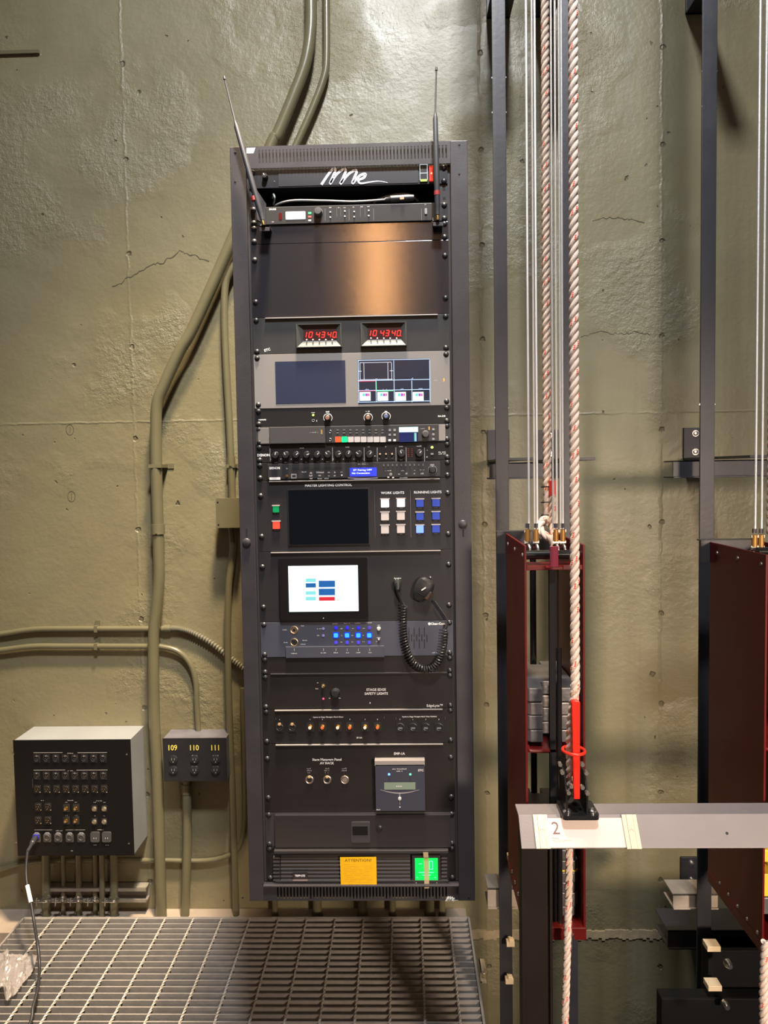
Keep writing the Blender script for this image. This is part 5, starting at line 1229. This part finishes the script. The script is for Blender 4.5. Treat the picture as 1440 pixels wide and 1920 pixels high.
# lift lines and their ends
def ends(px, y0, D, t_, k):
    c_ = W(px, y0, D); m = M().cyl(c_, c_+Vector((0, 0, -.026)), .0062, 12); o = m.build('swage', mat('brass_swage', (.45, .23, .06), .45, metal=.5), t_)
    m = M().ring(c_+Vector((0, 0, -.045)), .012, .0036, d=(1, .25, 0), seg=18); m.build('shackle', STL, t_); M().cyl(c_+Vector((0, 0, .004)), c_+Vector((0, 0, .014)), .005, 8).build('wire_collar', STL, t_)
    M().box(c_+Vector((-.007, -.002, -.006)), c_+Vector((.007, .002, .0))).box(c_+Vector((-.007, -.002, -.030)), c_+Vector((.007, .002, -.024))).build('collar', STL, t_)
wl = [(990.4, 1.705, 'leftmost single steel wire rope above the left arbor'), (1000.8, 1.745, 'left wire of the close pair beside the rear rope'), (1006, 1.705, 'right wire of the close pair beside the rear rope'),
      (1036, 1.75, 'first thin wire just right of the rear rope'), (1043, 1.705, 'second wire right of the rear rope'), (1050, 1.745, 'third wire right of the rear rope, close against the fourth'), (1054.6, 1.705, 'wire nearest the thick front rope on its left')]
for k, (x, D, lab) in enumerate(wl): 
    wire(x, D, 992, lab, 'lift lines of the left arbor')
for x in (989, 1004.5, 1042, 1055): ends(x, 993, 1.70, tA, 0)
for k, (x, lab) in enumerate(((1418.5, 'left steel wire rope above the right arbor'), (1430.5, 'right steel wire rope above the right arbor'))):
    p_ = W(x, 740, 1.705); o = M().tube([(p_.x, p_.y, W(x, 1000, 1.705).z), (p_.x, p_.y, 4.1)], .0024, 10).build('wire_rope', WIRE); tag(o, lab, 'wire rope', 'lift lines of the right arbor')
    ends([1414.5, 1427][k], 1003, 1.705, tB, 0)
# rear hand line tied to the arbor
ca = W(1024, 500, 1.80)
rope('hand_rope', 'rear rope among the wires, tied off on top of the left arbor', [(ca.x, ca.y, 4.1), (ca.x, ca.y, W(1023, 985, 1.8).z)])
tl = W(1037, 925, 1.79); tb = W(1036, 985, 1.79)
rope('rope_tail', 'short rope tail strapped beside the rear rope, red taped at its end', [(tl.x, tl.y, tl.z), (tb.x, tb.y, tb.z)])
o = M().cyl(W(1036.5, 901, 1.79), W(1037, 929, 1.79), .0098, 16).build('red_tape', mat('red_tape', (.85, .06, .04), .5)); tag(o, 'red tape wrapped around the short rope tail', 'tape')
for y, lab in ((912, 'top black cable tie around the rear rope and its red taped tail'), (941, 'middle black cable tie around the rear rope'), (965, 'lowest black cable tie around the rear rope')):
    a_, b_ = W(1024, y, 1.8), W(1036, y, 1.8); n = 28; pts = []
    for k in range(n+1):
        q_ = 2*PI*k/n; cx_ = b_.x if math.cos(q_) > 0 else a_.x; pts.append((cx_+.0108*math.cos(q_), a_.y+.0112*math.sin(q_), a_.z+.0012*math.cos(q_)))
    o = M().tube(pts, .0016, 8).build('cable_tie', BLK); tag(o, lab, 'cable tie', 'cable ties on the rear rope')
P = smoothpath([W(1028, 972, 1.80), W(1015, 978, 1.775), W(1013, 992, 1.76), W(1021, 1003, 1.75), W(1034, 1012, 1.74), W(1040, 1022, 1.74), W(1036, 975, 1.80)], 10)
rope('rope_knot', 'beige rope hitch looped on top of the left arbor between the wire ends', P, r=.0088)
# front hand line, rope lock and rail
cf = W(1076.5, 700, 1.53)
b1_, b2_, b3_ = W(1076.5, 1290, 1.53), W(1070, 1370, 1.545), W(1070, 1440, 1.56)
rope('hand_rope', 'thick front rope with red flecks running down into the rope lock', smoothpath([(cf.x, cf.y, 4.1), (cf.x, cf.y, 3.2), (cf.x, cf.y, 2.2), (cf.x, cf.y, b1_.z+.1), (cf.x, cf.y, b1_.z), b2_, b3_, W(1069, 1490, 1.57)], 6))
rope('hand_rope', 'lower length of rope hanging beneath the locking rail', smoothpath([W(1066.5, 1530, 1.575), W(1067, 1600, 1.578), W(1064, 1760, 1.585), W(1059, 1920, 1.59), W(1050, 2150, 1.60)], 6), r=.0080)
p_ = W(1449, 700, 1.72); rope('hand_rope', 'rope at the very right edge of the picture above the right arbor', [(p_.x, p_.y, 4.1), (p_.x, p_.y, W(1440, 1000, 1.72).z)])
rope('hand_rope', 'rope at the lower right corner under the right arbor', smoothpath([W(1436, 1766, 1.59), W(1432, 1860, 1.60), W(1434, 1960, 1.61)], 5))
# locking rail
D1, D2, D3 = 1.603, 1.555, 1.514
XRL = W(970, 1520, 1.57).x; XRR = 1.35
zt1, zt2, zt3 = W(966, 1504, D1).z, W(971.7, 1528, D2).z, W(976.5, 1591.5, D3).z
zt1 = zt2+.002
RAIL = mat('grey_rail_paint', (.20, .178, .178), .5, var=.15, vscale=9, bump=.2, bscale=200)
t = thing('locking_rail', 'grey steel locking rail running to the right edge, carrying the number 2 card', 'rail', ((XRL+XRR)/2, YD(1.6), zt3))
nf = Vector((0, -(zt2-zt3), -(D2-D3)*-1)).normalized()
nf = Vector((0, YD(D3)-YD(D2), zt3-zt2)).cross(Vector((1, 0, 0))).normalized()
if nf.y > 0: nf = -nf
prof = [(YD(D1), zt1), (YD(D2), zt2), (YD(D3), zt3), (YD(D3)-nf.y*.006, zt3-nf.z*.006+.001), (YD(D2)+.005, zt2-.007), (YD(D1), zt1-.006)]
M().prism([(XRL, y, z) for y, z in prof], (XRR-XRL, 0, 0)).build('rail_plate', RAIL, t, bevel=.0012)
def FC(px, py, off=0.):      # point on the rail's sloping face
    o_ = Vector((0, -WD, H)); d_ = AW*F+AR*(px-720)-AU*(py-960); p0 = Vector((XRL, YD(D2), zt2))+nf*off
    return o_+d_*((p0-o_).dot(nf)/d_.dot(nf))
upf = (Vector((0, YD(D2), zt2))-Vector((0, YD(D3), zt3))).normalized()
M().lathe(FC(1363, 1562.5), [(0, .003), (.0004, .003)], 10, d=nf).build('hole', FR2, t)
cardt = thing('number_card', 'pale card numbered 2 held in two metal clips on the locking rail', 'card', FC(1095, 1592))
ca_, cb_ = FC(1018, 1535, .001), FC(1184, 1591, .001)
P0 = FC(1016, 1534.5, .0); P1 = Vector((FC(1180, 1562).x, P0.y, P0.z)); dn = -upf*((P0-FC(1016, 1591)).length-.0015)
M().prism([P0+nf*.0006, P1+nf*.0006, P1+dn+nf*.0006, P0+dn+nf*.0006], nf*.0012).build('card', CARD, cardt)
for xa, xb in ((998.5, 1024.5), (1164, 1191)):
    q0 = FC(xa, 1528.5); q1 = FC(xb, 1528.5); wv = Vector((q1.x-q0.x, 0, 0)); dn2 = -upf*((q0-FC(xa, 1592)).length)
    m = M()
    for f0, f1, h in ((0, .28, .0035), (.30, .72, .0042), (.74, 1, .0035)):
        a_ = q0+wv*f0+nf*.002; b_ = q0+wv*f1+nf*.002; m.prism([a_, b_, b_+dn2, a_+dn2], nf*h)
    o = m.build('clip', mat('cream_clip', (.66, .58, .43), .35, metal=.15), cardt)
    c_ = q0+wv*.5+dn2*.5+nf*.0062; M().ring(c_, .0042, .0005, d=nf, a0=-PI, a1=0, seg=14).build('thumb_notch', mat('notch_grey', (.3, .25, .22), .5), cardt)
m = M(); m.text('2', FC(1042, 1554, .0019), .0255, right=(1, 0, 0), up=upf, bold=.0); m.build('lettering', mat('faded_maroon_print', (.16, .09, .09), .6), cardt)
m = M()
xs = [FC(1036+k*2.6, 1577+random.uniform(-4, 4)*(.4+.6*(k % 3 == 0)), .0022) for k in range(15)]
m.ribbon(xs, .0005, nrm=nf, th=.0002); m.ribbon([FC(1034, 1571, .0022), FC(1048, 1571.5, .0022)], .0005, nrm=nf, th=.0002)
m.build('handwriting', mat('pencil', (.36, .29, .26), .7), cardt)
# support column under the rail
ca_, cb_ = W(978, 1650, 1.57), W(1036, 1650, 1.57)
t = thing('support_column', 'dark brown steel column carrying the left end of the locking rail', 'column', ((ca_.x+cb_.x)/2, YD(1.64), -1.5))
CB = mat('brown_black_steel', (.013, .008, .006), .55, spec=.3, var=.2, vscale=8)
M().box((ca_.x, YD(1.57), -1.5), (ca_.x+.006, YD(1.612), zt1-.006)).box((cb_.x-.006, YD(1.57), -1.5), (cb_.x, YD(1.612), zt1-.006)).box((ca_.x, YD(1.578), -1.5), (cb_.x, YD(1.584), zt1-.006)).build('channel_web', CB, t, bevel=.001)
# rope lock
q_ = W(1081, 1507, 1.555)
t = thing('rope_lock', 'black rope lock with an upright red handle clamped on the locking rail', 'rope lock', (q_.x, q_.y, zt1))
x0, x1 = W(1049, 1505, 1.56).x, W(1117, 1505, 1.56).x
LK = mat('lock_black', (.022, .022, .024), .28, metal=.4, bump=.2, bscale=200)
M().rbox((x0, YD(1.60), zt1), (x1, YD(1.525), zt1+.009), .008, axis='z').build('base_plate', LK, t)
for x in (x0+.012, x1-.012): M().lathe((x, YD(1.542), zt1+.009), [(0, .009), (.005, .0088), (.008, .005), (.0085, .001)], 12, d=(0, 0, 1)).build('base_bolt', STL, t)
xl, xr = W(1052, 1450, 1.56).x, W(1098, 1450, 1.56).x
for x in (xl+.004, xr-.005):
    pts = [(x, YD(1.532), zt1+.009), (x, YD(1.532), zt1+.05), (x, YD(1.556), zt1+.088), (x, YD(1.60), zt1+.088), (x, YD(1.60), zt1+.009)]
    M().prism(pts, (.004, 0, 0)).build('cheek_plate', LK, t, bevel=.0008)
M().prism([(xl+.010, YD(1.56), zt1+.02), (xl+.018, YD(1.54), zt1+.045), (xl+.026, YD(1.56), zt1+.085), (xl+.020, YD(1.59), zt1+.08)], (.012, 0, 0)).build('cam', mat('cast_cam', (.20, .19, .185), .4, metal=.7), t, bevel=.002)
for x, y, d_ in ((1050, 1433, 1.553), (1054, 1448, 1.545), (1066, 1486, 1.53), (1092, 1433, 1.553), (1099, 1449, 1.545), (1101, 1487, 1.53), (1071, 1474, 1.53), (1092, 1476, 1.53)):
    c_ = W(x, y, d_); M().cyl(c_+Vector((0, -.004, 0)), c_+Vector((0, .006, 0)), .0042, 10).build('bolt', mat('bright_bolt', (.72, .66, .58), .25, metal=.9), t)
hb, ht = W(1082, 1499, 1.525), W(1080, 1311, 1.512)
hv = (ht-hb); m = M(); hw = .0085
pr = []
for k in range(9): q2_ = PI*k/8; pr.append((hw*math.cos(q2_), (hw)*math.sin(q2_)*.7))
up_ = hv.normalized(); L_ = hv.length
pts = [hb+Vector((-hw*.72, 0, 0)), hb+Vector((hw*.72, 0, 0))]+[hb+up_*(L_-hw+dz)+Vector((dx, 0, 0)) for dx, dz in pr]
m.prism(pts, (0, .011, 0)); m.build('handle', REDH, t, bevel=.002)
rc_ = W(1078, 1411, 1.527)
o = M().tube([(rc_.x+.0215*math.cos(q2_), rc_.y+.012+.030*math.sin(q2_), rc_.z-.002*math.sin(q2_)) for q2_ in [2*PI*k/30 for k in range(31)]], .0032, 10, caps=False).build('safety_ring', REDH, None)
tag(o, 'red safety ring slipped over the red handle and the rope', 'ring')
# little bright cable ends and clips left of the column
for x, y, lab in ((958.5, 1606, 'small pale clip beside the guide rail just under the rail end'), (957, 1768, 'small pale clip left of the support column, lower'), (955, 1838, 'lowest small pale clip left of the support column')):
    c_ = W(x, y, 2.075); o = M().box(c_+Vector((-.011, -.006, -.008)), c_+Vector((.011, .012, .006))).box(c_+Vector((-.004, .0, -.006)), (c_.x+.004, YD(2.1)+.002, c_.z+.004)).box(c_+Vector((-.004, -.008, .004)), c_+Vector((.008, .006, .014))).build('clip', mat('sawn_pine', (.62, .5, .33), .7), bevel=.001); tag(o, lab, 'clip')
a_, b_ = W(958, 1230, 2.07), W(959, 1602, 2.07)
o = M().tube([(a_.x, YD(2.1)+.001, a_.z+.02), (a_.x, YD(2.09), a_.z+.015), (a_.x, a_.y, a_.z), (a_.x, a_.y, b_.z)], .0016, 8).build('thin_cord', mat('tan_cord', (.45, .38, .28), .6)); tag(o, 'thin tan cord hanging behind the left arbor side plate', 'cord')
